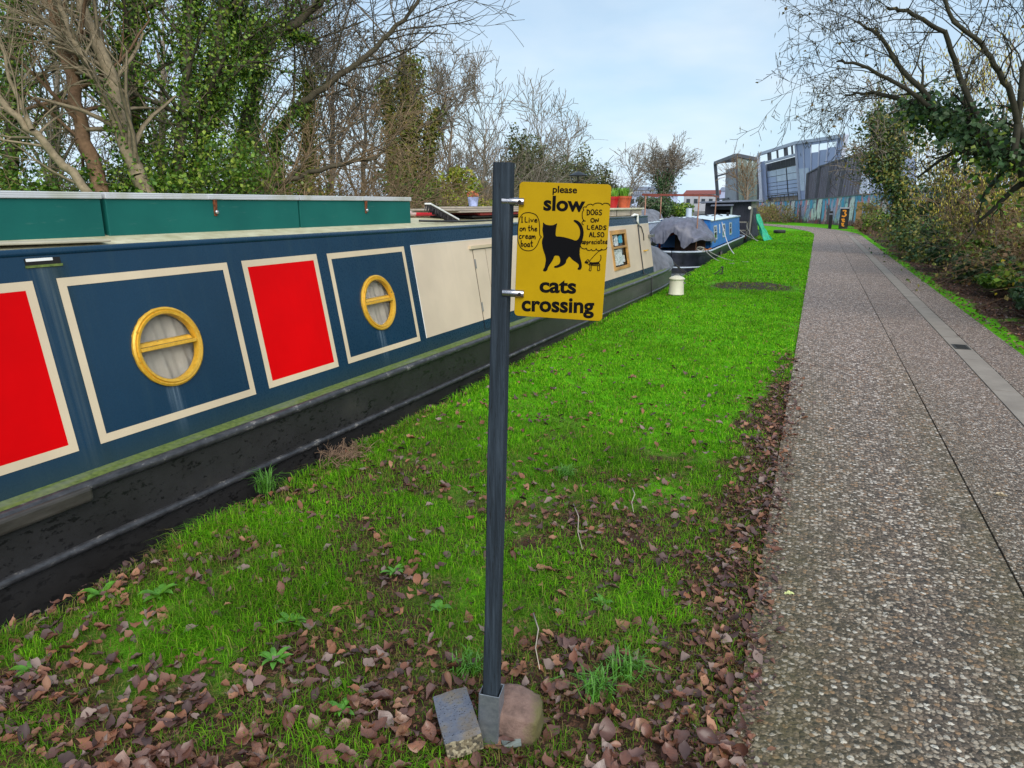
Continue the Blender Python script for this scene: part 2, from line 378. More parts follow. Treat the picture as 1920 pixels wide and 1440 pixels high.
# run-off streaks below the scupper and below each porthole (boat frame: y = s - 7, z = height + .36)
def runoff(sv, wd, z0, z1):
    wob = n.math('MULTIPLY', n.math('SUBTRACT', n.noise(v, 7, 3), .5), .05)
    d = n.math('ABSOLUTE', n.math('SUBTRACT', n.math('ADD', X[1], wob), sv - 7.))
    m_ = n.math('SUBTRACT', 1., n.math('DIVIDE', d, wd), True)
    return n.math('MULTIPLY', m_, n.math('MULTIPLY', n.math('LESS_THAN', X[2], z1 + .36), n.math('SUBTRACT', 1., n.math('DIVIDE', n.math('SUBTRACT', z1 + .36, X[2]), z1 - z0), True)))
fine = n.ramp(n.noise(n.co(scale=(1, 26, .5)), 2., 3), [(.38, .05), (.62, 1.)])
cc = n.mix(n.math('MULTIPLY', n.math('MULTIPLY', n.math('ADD', runoff(2.0, .085, .1, 1.29), 0.), fine), .75), cc, (.085, .115, .125))
cc = n.mix(n.math('MULTIPLY', runoff(2.06, .06, .0, 1.29), .55), cc, (.010, .022, .014))
cc = n.mix(n.math('MULTIPLY', n.math('MULTIPLY', n.math('ADD', runoff(2.51, .06, .30, .60), runoff(4.41, .06, .30, .60)), fine), .8), cc, (.16, .22, .28))
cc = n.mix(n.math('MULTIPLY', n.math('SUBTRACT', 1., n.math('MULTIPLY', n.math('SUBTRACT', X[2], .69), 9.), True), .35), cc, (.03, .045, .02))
n.bump(n.noise(v, 3, 2), .03, .01)
m_blue = n.fin(cc, n.ramp(g, [(.3, .24), (.7, .34)]), spec=.34)
n, cc, g, X, v = boat_paint('boat_red_paint', (.60, .0005, .002), (.55, .0005, .003)); m_red = n.fin(cc, .45, spec=.06)
n, cc, g, X, v = boat_paint('boat_cream_line', (.60, .49, .34), (.50, .42, .30)); m_line = n.fin(cc, .4)
n, cc, g, X, v = boat_paint('boat_cream_paint', (.60, .49, .37), (.52, .43, .34)); m_cream = n.fin(cc, .36)
n = NT('hull_bitumen'); v = n.co(); f = n.noise(v, 2.2, 6, .65); f2 = n.noise(n.co(scale=(1, .7, 1.6)), 9, 6, .72); f3 = n.noise(n.co(scale=(1, .35, 1)), .5, 2)
f4 = n.noise(n.co(scale=(1, .8, 1.5)), 26, 6, .75); spots = n.math('MULTIPLY', n.ramp(n.math('ADD', n.math('MULTIPLY', f4, .6), n.math('MULTIPLY', f2, .4)), [(.545, 0.), (.565, 1.)]), n.ramp(f3, [(.44, 0.), (.58, 1.)]))
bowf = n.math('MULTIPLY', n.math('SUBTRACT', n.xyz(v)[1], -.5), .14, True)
cc = n.mix(n.math('MULTIPLY', spots, n.math('SUBTRACT', .85, bowf, True)), n.ramp(f, [(.25, (.014, .013, .013)), (.55, (.026, .025, .026)), (.8, (.045, .042, .038))]), (.004, .004, .005))
cc = n.mix(n.math('MULTIPLY', n.ramp(n.noise(v, 30, 4), [(.66, 0.), (.72, 1.)]), n.ramp(f3, [(.3, .7), (.5, 0.)])), cc, (.10, .08, .06))
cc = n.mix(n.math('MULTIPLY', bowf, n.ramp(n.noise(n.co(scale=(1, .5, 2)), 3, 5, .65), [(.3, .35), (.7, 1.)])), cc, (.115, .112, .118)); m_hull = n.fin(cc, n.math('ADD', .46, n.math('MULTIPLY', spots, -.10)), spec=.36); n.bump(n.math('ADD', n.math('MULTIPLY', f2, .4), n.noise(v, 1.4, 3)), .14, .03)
n = NT('gunwale_algae'); v = n.co(); f = n.noise(n.co(scale=(3, .8, 1)), 4, 6, .65)
cc = n.mix(n.ramp(f, [(.46, 1.), (.72, .25)]), (.15, .17, .14), n.ramp(n.noise(v, 40, 4), [(.3, (.05, .085, .012)), (.7, (.14, .19, .04))]))
m_algae = n.fin(cc, .8); n.bump(f, .2, .01)
n = NT('rail_black'); v = n.co(); f = n.noise(n.co(scale=(1, .5, 1)), 22, 5, .7)
m_rail = n.fin(n.ramp(f, [(.35, (.016, .016, .018)), (.6, (.05, .05, .055)), (.68, (.20, .19, .18))]), .34, spec=.5)
n = NT('roof_paint'); v = n.co(); f = n.noise(n.co(scale=(2.5, 1, 1)), 3, 6, .65)
m_roof = n.fin(n.mix(n.ramp(n.noise(v, 11, 5, .7), [(.4, 0.), (.75, .7)]), n.ramp(f, [(.3, (.62, .58, .42)), (.7, (.42, .42, .26))]), (.24, .19, .09)), .7)
n = NT('brass_paint'); v = n.co(); f = n.noise(v, 24, 5, .65); f9 = n.noise(v, 60, 3)
m_brass = n.fin(n.mix(n.ramp(f, [(.66, 0.), (.72, 1.)]), n.ramp(f9, [(.3, (.56, .30, .022)), (.7, (.74, .43, .045))]), (.10, .075, .04)), .33, .25)
m_curtain = simple('curtain_cloth', (.42, .38, .33), .9, 0, .12, 14)
m_black = simple('interior_black', (.004, .004, .004), .9)
m_steel = simple('weathered_steel', (.22, .22, .21), .45, .6, .3, 18)
m_white = simple('white_paint', (.74, .74, .72), .45, 0, .1, 9)
n = NT('window_glass'); n.b.inputs['Transmission Weight'].default_value = 1.; n.b.inputs['IOR'].default_value = 1.1
n.b.inputs['Roughness'].default_value = .02; m_glass = n.fin((.92, .95, .95))
m_canvas = simple('grey_canvas', (.135, .14, .165), .6, 0, .45, 5, .2)

boat = thing('narrowboat', 'blue, red and cream narrowboat with brass portholes moored along the grass bank', 'narrowboat', bw(7, -4.07, -.36), -BA)
# hull
TIP0, TIP1 = 13.0, 17.2
def hw(s): t = max(0, min(1, (s - TIP0) / (TIP1 - TIP0))); return 1.04 * (1 - t * t)
def sheer(s): t = max(0, (s - 12.) / 5.2); return .16 * t * t
hs = [-6, -3, 0, 1.5, 3, 4.5, 6, 7.5, 9, 10.5, 12, 13] + [13 + 4.2 * k / 12 for k in range(1, 13)]
for side in (1, -1):
    m = MB(); rows = []
    for s in hs:
        h = max(hw(s), .004); k = sheer(s)
        prof = [(h - .0, .285 + k), (h, .15 + k * .9), (h, .03 + k * .6), (h - .004, -.02 + k * .5), (h * (.99), -.25), (h * .90, -.75)]
        rows.append([(side * a, s - 7, z + .36) for a, z in prof])
    k0 = len(m.v)
    for r_ in rows: m.v += r_
    for i in range(len(rows) - 1):
        for j in range(5):
            a = i * 6 + j; q = (a, a + 1, a + 7, a + 6); m.f.append(q if side > 0 else q[::-1])
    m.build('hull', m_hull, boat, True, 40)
    # gunwale deck, rounded rails
    m = MB(); ks = [s for s in hs]
    for s in ks:
        h = max(hw(s), .01); inn = min(h - .005, .915) if s < 13.4 else max(h - .22, 0.)
        m.v += [(side * inn, s - 7, .36 + .315 + sheer(s)), (side * h, s - 7, .36 + .308 + sheer(s))]
    for i in range(len(ks) - 1):
        q = (2 * i, 2 * i + 1, 2 * i + 3, 2 * i + 2); m.f.append(q if side > 0 else q[::-1])
    m.build('gunwale', m_algae, boat)
    MB().tube([(side * (hw(s) + .004), s - 7, .36 + .296 + sheer(s)) for s in hs], .026, 10).build('gunwale_rail', m_rail, boat, True)
    MB().tube([(side * (hw(s) + .006), s - 7, .36 + .018 + sheer(s) * .55) for s in hs], .021, 10).build('rubbing_strake', m_rail, boat, True)
    MB().tube([(side * (hw(s) + .006), s - 7, .36 - .22 + sheer(s) * .4) for s in hs if s >= 14.0], .018, 8).build('rubbing_strake', m_rail, boat, True)
    if side > 0:
        m = MB(); m.beam(B(-6, -3.012, .268), B(1.86, -3.012, .268), .05, .075); bev(m.build('wooden_rubbing_bar', simple('wet_wood', (.045, .040, .034), .45, 0, .6, 14, .3, vec=(1, .2, 1)), boat), .018, 3)
# well deck at the bow
m = MB(); pts = [(0, 0)]
m.v = []
for s in [13 + 4.2 * k / 12 for k in range(0, 13)]: h = max(hw(s) - .2, .0); m.v += [(-h, s - 7, .36 + .06), (h, s - 7, .36 + .06)]
for i in range(12): m.f.append((2 * i, 2 * i + 1, 2 * i + 3, 2 * i + 2))
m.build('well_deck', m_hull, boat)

# cabin sides: one sheet with real openings
PORT = [(2.538, .806), (4.447, .806), (-1.2, .806)]; PR = .185
WIN = [(10.60, 11.41, .565, 1.115)]
def zc(z): return z
def sheet(name, mat, s0, s1, z0, z1, holes, o=0., th=None, parent=None):
    ss = sorted({s0, s1, *[h[0] for h in holes], *[h[1] for h in holes]}); zs = sorted({z0, z1, *[h[2] for h in holes], *[h[3] for h in holes]})
    ss = [s for s in ss if s0 - 1e-6 <= s <= s1 + 1e-6]; zs = [z for z in zs if z0 - 1e-6 <= z <= z1 + 1e-6]; m = MB()
    for a, b in zip(ss[:-1], ss[1:]):
        for c_, d_ in zip(zs[:-1], zs[1:]):
            if any(h[0] - 1e-6 <= a and b <= h[1] + 1e-6 and h[2] - 1e-6 <= c_ and d_ <= h[3] + 1e-6 for h in holes): continue
            m.quad(CS(a, c_, o), CS(b, c_, o), CS(b, d_, o), CS(a, d_, o))
    return m
HSQ = .26
holes = [(s - HSQ, s + HSQ, z - HSQ * math.cos(TL), z + HSQ * math.cos(TL)) for s, z in PORT] + WIN
m = sheet('cabin_side', m_blue, CS0, CS1, ZB, ZT, holes)
def pz(z, v_): return z + v_ * math.cos(TL)
NS = 40
for s, z in PORT:                      # square-to-circle patch round each porthole
    for k in range(NS):
        a0, a1 = 2 * math.pi * k / NS, 2 * math.pi * (k + 1) / NS
        def sq(a): q = HSQ / max(abs(math.cos(a)), abs(math.sin(a))); return q * math.cos(a), q * math.sin(a)
        (x0, v0), (x1, v1) = sq(a0), sq(a1)
        m.quad(CS(s + PR * math.cos(a0), pz(z, PR * math.sin(a0))), CS(s + x0, pz(z, v0)), CS(s + x1, pz(z, v1)), CS(s + PR * math.cos(a1), pz(z, PR * math.sin(a1))))
side_o = m.build('cabin_side', m_blue, boat)
m = MB(); m.quad(*[(-x, y, z) for x, y, z in (CS(CS0, ZB), CS(CS0, ZT), CS(CS1, ZT), CS(CS1, ZB))]); m.build('cabin_side', m_blue, boat)
ring_out = .214
for s, z in PORT:
    pc = Vector(CS(s, z)); e = bpy.data.objects.new('porthole', None); link(e, boat); e.empty_display_size = .1
    def PP(r_, a, o): return CS(s + r_ * math.cos(a), pz(z, r_ * math.sin(a)), o)
    prof = [(ring_out, .001), (ring_out, .012), (ring_out - .010, .018), (ring_out - .020, .014), (ring_out - .023, .022), (ring_out - .036, .020), (ring_out - .040, .010), (ring_out - .040, -.018)]
    m = MB(); nn = 56
    for k in range(nn):
        for r_, o in prof: m.v.append(PP(r_ + (.0025 * math.sin(k * 2.3) * math.sin(k * .7) if o == .001 else 0), 2 * math.pi * k / nn, o))
    L = len(prof)
    for k in range(nn):
        for j in range(L - 1): m.f.append((k * L + j, ((k + 1) % nn) * L + j, ((k + 1) % nn) * L + j + 1, k * L + j + 1))
    m.build('porthole_frame', m_brass, e, True, 35)
    ri = ring_out - .04; m = MB()
    m.hexa([CS(s - ri, z - .002, .004), CS(s + ri, z - .002, .004), CS(s + ri, z + .018, .004), CS(s - ri, z + .018, .004), CS(s - ri, z - .002, .020), CS(s + ri, z - .002, .020), CS(s + ri, z + .018, .020), CS(s - ri, z + .018, .020)])
    bev(m.build('crossbar', m_brass, e), .003)
    m = MB(); m.hexa([CS(s - ri * .97, z + .020, -.028), CS(s + ri * .94, z + .020, -.028), CS(s + ri * .93, z + .046, -.028), CS(s - ri * .96, z + .046, -.028), CS(s - ri * .97, z + .020, .006), CS(s + ri * .94, z + .020, .006), CS(s + ri * .9, z + .040, -.006), CS(s - ri * .94, z + .040, -.006)])
    bev(m.build('hopper_rail', m_brass, e), .004)
    m = MB().add([PP(0, 0, -.012)] + [PP(ri, 2 * math.pi * k / nn, -.012) for k in range(nn)], [(0, k + 1, (k + 1) % nn + 1) for k in range(nn)]); m.build('pane', m_glass, e)
    rg = random.Random(int(s * 10)); ph = rg.uniform(0, 6)
    def cur(u, v_):
        xx = (u - .5) * .42; vv = (v_ - .5) * .42
        o = -.055 + .010 * math.sin(xx * 48 + ph + 3 * vv) * (.6 + .8 * (0.5 - v_)) + .006 * math.sin(xx * 95 + 2 * ph + 14 * vv)
        return CS(s + xx, pz(z, vv), o)
    MB().grid(cur, 34, 14).build('curtain', m_curtain, e, True)
    m = MB(); q = .24; m.quad(CS(s - q, pz(z, -q), -.12), CS(s + q, pz(z, -q), -.12), CS(s + q, pz(z, q), -.12), CS(s - q, pz(z, q), -.12)); m.build('dark_interior', m_black, e)
    for k in range(8):
        a = 2 * math.pi * (k + .3) / 8; p = Vector(PP(ring_out - .011, a, .017)); MB().tube([p, Vector(PP(ring_out - .011, a, .0205))], .005, 8).build('screw', m_brass, e)
# painted coach lines and panels
def rect(s0, s1, z0, z1, o, mat, name, th=.002, parent=boat):
    m = MB(); lo = o - th
    m.hexa([CS(s0, z0, lo), CS(s1, z0, lo), CS(s1, z1, lo), CS(s0, z1, lo), CS(s0, z0, o), CS(s1, z0, o), CS(s1, z1, o), CS(s0, z1, o)])
    return m.build(name, mat, parent)
def border(s0, s1, z0, z1, bw_=.040):
    ho = [(s0 + bw_, s1 - bw_, z0 + bw_, z1 - bw_)]
    m = sheet('', None, s0, s1, z0, z1, ho, .0022); return m.build('coach_line', m_line, boat)
border(.70, 1.935, .420, 1.214); rect(.738, 1.897, .459, 1.175, .0018, m_red, 'red_panel', .0012)
border(2.043, 3.056, .419, 1.215); border(3.168, 3.848, .427, 1.216); rect(3.206, 3.811, .466, 1.177, .0018, m_red, 'red_panel', .0012)
border(3.955, 4.928, .424, 1.211)
border(-2.6, .59, .420, 1.214)
HT = (6.10, 6.68, .340, 1.118)                    # side hatch
m = sheet('', None, 5.03, 12.985, .43, 1.21, WIN + [(HT[0], HT[1], .43, HT[3])], .0022); m.build('cream_panel', m_cream, boat)
# thin darker edging line round the cream panel
MB().tube([CS(5.028, .43, .002), CS(5.028, 1.212, .002), CS(12.98, 1.212, .002)], .003, 6).build('coach_line', m_white, boat)
for k, (a, b) in enumerate(((HT[0], 6.36), (6.366, HT[1]))):
    d = bpy.data.objects.new('hatch_door', None); link(d, boat); d.empty_display_size = .1
    rect(a + .004, b - .002, .43, HT[3] - .004, .006, m_cream, 'door_panel', .006, d); rect(a + .004, b - .002, HT[2], .4285, .006, m_blue, 'door_foot', .006, d)
    if k == 0:
        for z in (.98, .56):
            m = MB(); m.tube([CS(a, z - .045, .009), CS(a, z + .045, .009)], .010, 8); m.build('hinge', m_steel, d)
rect(HT[0] - .008, HT[0], HT[2], HT[3], .003, m_black, 'hatch_gap', .002); rect(6.3575, 6.3665, HT[2], HT[3], .003, m_black, 'hatch_gap', .002)
m = MB(); m.beam(CS(HT[0] - .07, HT[3] + .022, .012), CS(HT[1] + .07, HT[3] + .022, .012), .03, .03); m.build('drip_rail', m_line, boat)
# bow window with notices behind the glass
w0, w1, z0, z1 = WIN[0]; wn = bpy.data.objects.new('window', None); link(wn, boat); wn.empty_display_size = .1
m_wood = simple('varnished_wood', (.42, .22, .06), .4, 0, .35, 9, vec=(1, .3, 1))
for a, b, c_, d_ in ((w0 - .03, w1 + .03, z1 - .03, z1 + .035), (w0 - .03, w1 + .03, z0 - .03, z0 + .02), (w0 - .03, w0 + .045, z0 + .02, z1 - .03), (w1 - .045, w1 + .03, z0 + .02, z1 - .03), (w0 + .045, w1 - .045, z0 + .30, z0 + .335)):
    bev(rect(a, b, c_, d_, .016, m_wood, 'window_frame', .03, wn), .004)
rect(w0 + .04, w1 - .04, z0 + .02, z0 + .30, -.02, m_glass, 'pane', .004, wn); rect(w0 + .04, w1 - .04, z0 + .335, z1 - .03, -.02, m_glass, 'pane', .004, wn)
rect(w0 - .1, w1 + .1, z0 - .06, z1 + .06, -.16, m_black, 'dark_interior', .01, wn)
def paper(name, cols, sc_=30):
    n = NT(name); f = n.noise(n.co(), sc_, 4, .7); return n.fin(n.ramp(f, [(.3, cols[0]), (.5, cols[1]), (.7, cols[2])]), .7)
m_map = paper('map_paper', ((.45, .55, .50), (.70, .72, .70), (.80, .80, .82)), 26); m_pap = paper('notice_paper', ((.55, .58, .62), (.75, .77, .80), (.80, .80, .80)), 60); m_cy = simple('blue_card', (.06, .42, .62), .6)
for a, b, c_, d_, mm in ((w0 + .07, w1 - .20, z0 + .04, z0 + .29, m_map), (w1 - .22, w1 - .08, z0 + .07, z0 + .18, m_pap), (w0 + .06, w0 + .22, z0 + .36, z0 + .50, m_pap), (w0 + .26, w0 + .46, z0 + .345, z0 + .515, m_pap), (w0 + .50, w0 + .72, z0 + .38, z0 + .50, m_cy)):
    rect(a, b, c_, d_, -.032 - .002 * a % .004, mm, 'notice', .001, wn)
# roof, handrail, cabin ends
def rz_(n_): q = (n_ + 4.07) / .735; return ZT + .002 + .075 * (1 - q * q)
m = MB().grid(lambda u, v_: B(CS0 + (CS1 - CS0) * u, -3.337 - 1.466 * v_, rz_(-3.337 - 1.466 * v_)), 1, 14); m.build('roof', m_roof, boat, True)
for s_ in (1, -1): MB().tube([(s_ * .728, CS0 - 7, .36 + ZT), (s_ * .728, CS1 - 7, .36 + ZT)], .020, 12).build('handrail', m_blue, boat, True)
for s_ in (CS0, CS1):
    m = MB(); pts = [CS(s_, ZB), CS(s_, ZT)] + [B(s_, -3.337 - 1.466 * k / 10, rz_(-3.337 - 1.466 * k / 10)) for k in range(1, 10)]; a_, b_ = CS(s_, ZT), CS(s_, ZB); pts += [(-a_[0], a_[1], a_[2]), (-b_[0], b_[1], b_[2])]
    m.add(pts, [tuple(range(len(pts)))]); m.build('cabin_bulkhead', m_blue, boat)
# scupper slot at the roof edge
e = bpy.data.objects.new('scupper', None); link(e, boat); e.empty_display_size = .1
rect(1.925, 2.085, 1.280, 1.312, .003, m_black, 'slot', .003, e); rect(1.93, 2.05, 1.298, 1.311, .0045, m_white, 'drip_edge', .001, e); rect(1.922, 2.09, 1.270, 1.281, .006, m_algae, 'lip', .006, e)
# front door edge line, latch and black cable hanging from a white bracket
m_cable = simple('black_cable', (.012, .012, .013), .5); m_grey = simple('grey_plastic', (.45, .46, .47), .5)
bk = bpy.data.objects.new('cable_bracket', None); link(bk, boat); bk.empty_display_size = .1
MB().tube([CS(12.05, 1.335, -.06), CS(12.12, 1.375, 0), CS(12.19, 1.365, .03), CS(12.2, 1.27, .022), CS(12.24, 1.19, .015)], .022, 10).build('conduit', m_white, bk, True)
MB().tube([CS(12.2, 1.2, .02), CS(12.2, .8, .012), CS(12.22, .36, .012), B(12.22, -3.0, .31), B(12.22, -2.995, -.3)], .010, 8).build('cable', m_cable, bk, True)
MB().tube([CS(12.22, 1.19, .02), CS(12.42, 1.16, .015), CS(12.52, 1.02, .012), CS(12.5, .92, .012)], .008, 8).build('cable', m_cable, bk, True)
MB().tube([CS(12.43, .74, .0), CS(12.43, .74, .05), CS(12.58, .745, .05)], .012, 8).build('door_latch', m_brass, boat, True)
m = MB(); m.beam(CS(12.85, .98, .03), CS(13.05, .98, .05), .06, .05); m.build('stay_bracket', m_steel, boat)
# cratch cover: grey tarpaulin from the cabin front down to the stem
def cratch(u, v_):
    s = 12.96 + 3.0 * u; a = (v_ - .5) * 2; hwid = min(hw(s) + .03, .90 + .14 * min(1, u * 3)) if s < 16.2 else hw(s) + .03
    top = 1.16 - .70 * u; bot = .36 + sheer(s) - .02 - .08 * abs(a) ** 6
    z = bot + (top - bot) * (1 - abs(a) ** 2.8) ; x = hwid * a * (1 - .06 * (1 - abs(a)))
    wr = .020 * math.sin(u * 15 + 5 * a) * math.sin(3.1 * a + u * 6) + .014 * math.sin(u * 47 - abs(a) * 14) + .008 * math.sin(u * 90 + a * 21)
    z += -.07 * math.sin(math.pi * u) * (1 - abs(a) ** 2) + wr
    return (x + wr * .8, s - 7, z + .36)
cr_o = MB().grid(cratch, 40, 36).build('cratch_cover', m_canvas, boat, True)
tag(cr_o, 'grey tarpaulin cover over the bow')
# chimney
ch = bpy.data.objects.new('chimney', None); link(ch, boat); ch.empty_display_size = .1; c_ = B(11.6, -4.2, 0)
m_chim = simple('chimney_black', (.012, .012, .014), .4, .3)
MB().lathe([(.085, 1.40), (.085, 1.44), (.075, 1.45), (.075, 1.92)], 20, (c_[0], c_[1], .36)).build('flue', m_chim, ch, True, 40)
MB().lathe([(.165, 2.015), (.168, 2.025), (.10, 2.055), (.03, 2.085), (.005, 2.09)], 20, (c_[0], c_[1], .36)).build('cowl', m_chim, ch, True, 50)
for k in range(4):
    a = math.pi / 2 * k + .4; MB().beam((c_[0] + .07 * math.cos(a), c_[1] + .07 * math.sin(a), .36 + 1.86), (c_[0] + .13 * math.cos(a), c_[1] + .13 * math.sin(a), .36 + 2.03), .012).build('cowl_strut', m_chim, ch)

# ------------------------------------------------------------------ things on the near boat's roof
n = NT('green_ply'); v = n.co(); f = n.noise(n.co(scale=(1, 1.2, 9)), 6, 6, .7); f2 = n.noise(v, 2, 4)
cc = n.mix(n.ramp(f, [(.62, 0.), (.8, .5)]), n.ramp(f2, [(.3, (.004, .085, .075)), (.7, (.008, .125, .105))]), (.12, .24, .20))
m_green = n.fin(cc, .6, spec=.22); n.bump(f, .12, .004)
n = NT('lid_aluminium'); v = n.co(); z_ = n.xyz(v)[2]; f = n.noise(n.co(scale=(1, 1.5, 1)), 4, 5, .6)
rib = n.math('SINE', n.math('MULTIPLY', z_, 620.)); cc = n.mix(n.ramp(f, [(.45, 0.), (.75, .75)]), (.66, .67, .70), (.42, .42, .26))
m_alu = n.fin(n.mix(n.math('MULTIPLY', n.math('GREATER_THAN', rib, .55), .45), cc, (.14, .15, .15)), .4, .25)
m_leather = simple('rusty_hasp', (.16, .045, .015), .7, .2, .6, 60)
m_chrome = simple('padlock_steel', (.50, .50, .52), .25, .9)
def roof_box(s0, s1, label, hasp=None):
    z0 = 1.378; zt = 1.612; n0, n1 = -3.615, -4.36; t = thing('storage_box', label, 'storage box', bw((s0 + s1) / 2, (n0 + n1) / 2, z0), -BA, 'green storage boxes on the boat roof')
    L = (s1 - s0) / 2; W = (n0 - n1) / 2; m = MB(); m.box(-W, W, -L, L, 0, zt - z0 - .034); bev(m.build('box_body', m_green, t), .004)
    m = MB(); m.box(-W - .012, W + .012, -L - .004, L + .004, zt - z0 - .0335, zt - z0); bev(m.build('lid', m_alu, t), .003)
    if hasp is not None:
        h = bpy.data.objects.new('hasp', None); link(h, t); h.empty_display_size = .05; y = hasp - (s0 + s1) / 2; zz = zt - z0 - .034
        m = MB(); m.hexa([(W, y - .012, zz - .10), (W + .006, y - .012, zz - .10), (W + .006, y + .012, zz - .10), (W, y + .012, zz - .10), (W, y - .013, zz), (W + .014, y - .013, zz), (W + .014, y + .013, zz), (W, y + .013, zz)]); bev(m.build('strap', m_leather, h), .003)
        MB().tube([(W + .004, y, zz - .075), (W + .022, y, zz - .075)], .011, 12).build('catch', m_chrome, h, True)
        m = MB(); m.box(W + .011, W + .0155, -.05 + y, .05 + y, zz + .004, zz + .029); m.build('hinge_plate', m_alu, h)
    return t
roof_box(-.3, 2.532, 'green roof storage box with white lid and no visible hasp, above the first red panel')
roof_box(2.560, 4.048, 'green roof storage box with a rusty hasp, between two other boxes', 3.29)
roof_box(4.064, 5.52, 'green roof storage box with rusty hasp, standing next to the scrubbing brush', 4.85)
m = MB(); m.beam((0, -1.2, .006), (0, .80, .006), .18, .012); pl = bev(m.build('gangplank', simple('grey_plank', (.40, .37, .28), .8, 0, .3, 12, .3, vec=(1, .15, 1))), .004); pl.location = bw(1.6, -3.50, 1.376); pl.rotation_euler = (R(-.9), 0, -BA + R(-2))
tag(pl, 'weathered pale gangplank lying on the roof edge beside a green box', 'plank')
# scrubbing brush lying on its bristles
def roof_at(s, n_, dz=0.): p = bw(s, n_, 0); p.z = rz_(n_) + dz; return p
t = thing('scrubbing_brush', 'deck scrubbing brush with white back and black bristles propped on the roof', 'brush', roof_at(6.0, -3.56, .045), -BA)
p0, p1 = Vector((0, -.27, .135)), Vector((0, .27, -.020)); m = MB(); m.beam(p0, p1, .07, .016); bev(m.build('brush_back', m_white, t), .004)
rg = random.Random(3); m = MB(); m_br = simple('brush_bristle', (.018, .015, .018), .7, 0, .5, 30)
for k in range(26):
    for j in range(4):
        p = p0.lerp(p1, (k + .5) / 26) + Vector(((j - 1.5) * .016, 0, -.008)); q = p + Vector((rg.uniform(-.008, .008), -.018 + rg.uniform(-.012, .006), -.052 + rg.uniform(-.006, .01))); q.z = max(q.z, -.045); m.tube([p, q], [.0055, .004], 5, False)
m.build('bristles', m_br, t)
# boat pole with red and white bands, boat hook with cream ring
t = thing('boat_pole', 'round boat pole painted pink white and red lying beyond the scrubbing brush', 'pole', roof_at(6.95, -4.42, .055), -BA + R(-2))
m_pk = simple('pale_pink_paint', (.62, .45, .43), .5); m_rd = simple('bright_red_paint', (.62, .012, .035), .45)
MB().tube([(0, -.9, 0), (0, -.12, 0)], .030, 14).build('pole_shaft', m_pk, t, True, 50); MB().tube([(0, -.12, 0), (0, .33, 0)], .031, 14).build('red_band', m_rd, t, True, 50); MB().tube([(0, .33, 0), (0, 1.1, 0)], .030, 14).build('pole_shaft', m_pk, t, True, 50)
for y in (-.6, .9): m = MB(); m.box(-.07, .07, y - .03, y + .03, -.06, -.028); m.build('chock', m_chim, t)
t = thing('boat_hook', 'thin black boat hook with a cream rope ring at its end', 'boat hook', roof_at(6.3, -3.42, .03), -BA)
MB().tube([(-.12, -.75, .02), (-.03, -.1, .0), (.0, .62, .0)], .010, 8).build('shaft', m_cable, t, True)
m = MB(); m.tube([(.0, .68 + .045 * math.cos(a), .012 + .028 * math.sin(a)) for a in [2 * math.pi * k / 16 for k in range(17)]], .013, 8, False); m.build('rope_ring', simple('cream_rope', (.55, .48, .32), .85, 0, .25, 40), t, True)
# stacked boards with red underside
t = thing('board_stack', 'stack of weathered grey boards with a red bottom board on the roof', 'boards', roof_at(7.5, -3.93, .0), -BA + R(1))
m_wb = simple('weathered_board', (.36, .31, .25), .85, 0, .35, 10, .4, vec=(1, .2, 1)); m_rb = simple('red_board', (.30, .03, .025), .6)
for k, (x0, x1, y0, y1, z0, mm) in enumerate(((-.25, .28, -.75, 1.5, .002, m_chim), (-.27, .30, -.6, 1.6, .024, m_rb), (-.27, .33, -1.1, 1.55, .056, m_wb), (-.24, .31, -1.2, 1.5, .076, m_wb), (-.26, .25, -.85, 1.3, .096, m_wb))):
    m = MB(); m.box(x0, x1, y0, y1, z0, z0 + (.031 if k == 1 else .018)); bev(m.build('board', mm, t), .005)
t = thing('flower_tub', 'small blue and white tub holding rusty orange dried flowers', 'tub', roof_at(7.45, -4.0, .116), -BA)
MB().lathe([(.05, 0), (.066, .10), (.07, .105), (.06, .105), (.055, .09)], 16, capt=True).build('tub', simple('blue_white_glaze', (.36, .42, .68), .4, 0, .5, 20), t, True, 50)
rg = random.Random(5); m = MB()
for k in range(26):
    a = rg.uniform(0, 6.3); r_ = rg.uniform(0, .07); p = Vector((r_ * math.cos(a), r_ * math.sin(a), .10 + rg.uniform(0, .06))); d = Vector((rg.uniform(-1, 1), rg.uniform(-1, 1), rg.uniform(.2, 1))).normalized() * .035; e_ = d.cross(Vector((rg.uniform(-1, 1), rg.uniform(-1, 1), .3))).normalized() * .016
    m.quad(p, p + d * .5 + e_, p + d, p + d * .5 - e_)
m.build('flowers', simple('dried_orange', (.42, .13, .05), .8, 0, .5, 30), t)
# locker and plant pots near the bow
t = thing('roof_locker', 'low cream roof locker with slatted side near the bow', 'locker', bw(11.9, -3.75, 1.362), -BA)
m_lock = simple('locker_cream', (.52, .45, .36), .6, 0, .2, 8, .1)
m = MB(); m.box(-.33, .33, -1.45, .98, 0, .098); m.build('locker_body', m_lock, t)
for k in range(4): m = MB(); m.box(.33, .338, -1.44, .97, .006 + k * .023, .024 + k * .023); m.build('slat', m_lock, t)
m = MB(); m.box(-.37, .375, -1.5, 1.02, .0985, .126); bev(m.build('lid', simple('locker_lid', (.58, .55, .42), .65, 0, .2, 6), t), .006)
for y in (-.6, .25): m = MB(); m.box(.339, .345, y - .004, y + .004, 0, .097); m.build('joint', m_black, t)
m_terra = simple('orange_terracotta', (.46, .085, .03), .6, 0, .2, 20); m_rpot = simple('red_glazed_pot', (.36, .008, .010), .35)
m_blade = NT('pot_grass'); m_blade = m_blade.fin(m_blade.ramp(m_blade.noise(m_blade.co(), 12, 3), [(.3, (.09, .26, .012)), (.7, (.22, .46, .04))]), .6)
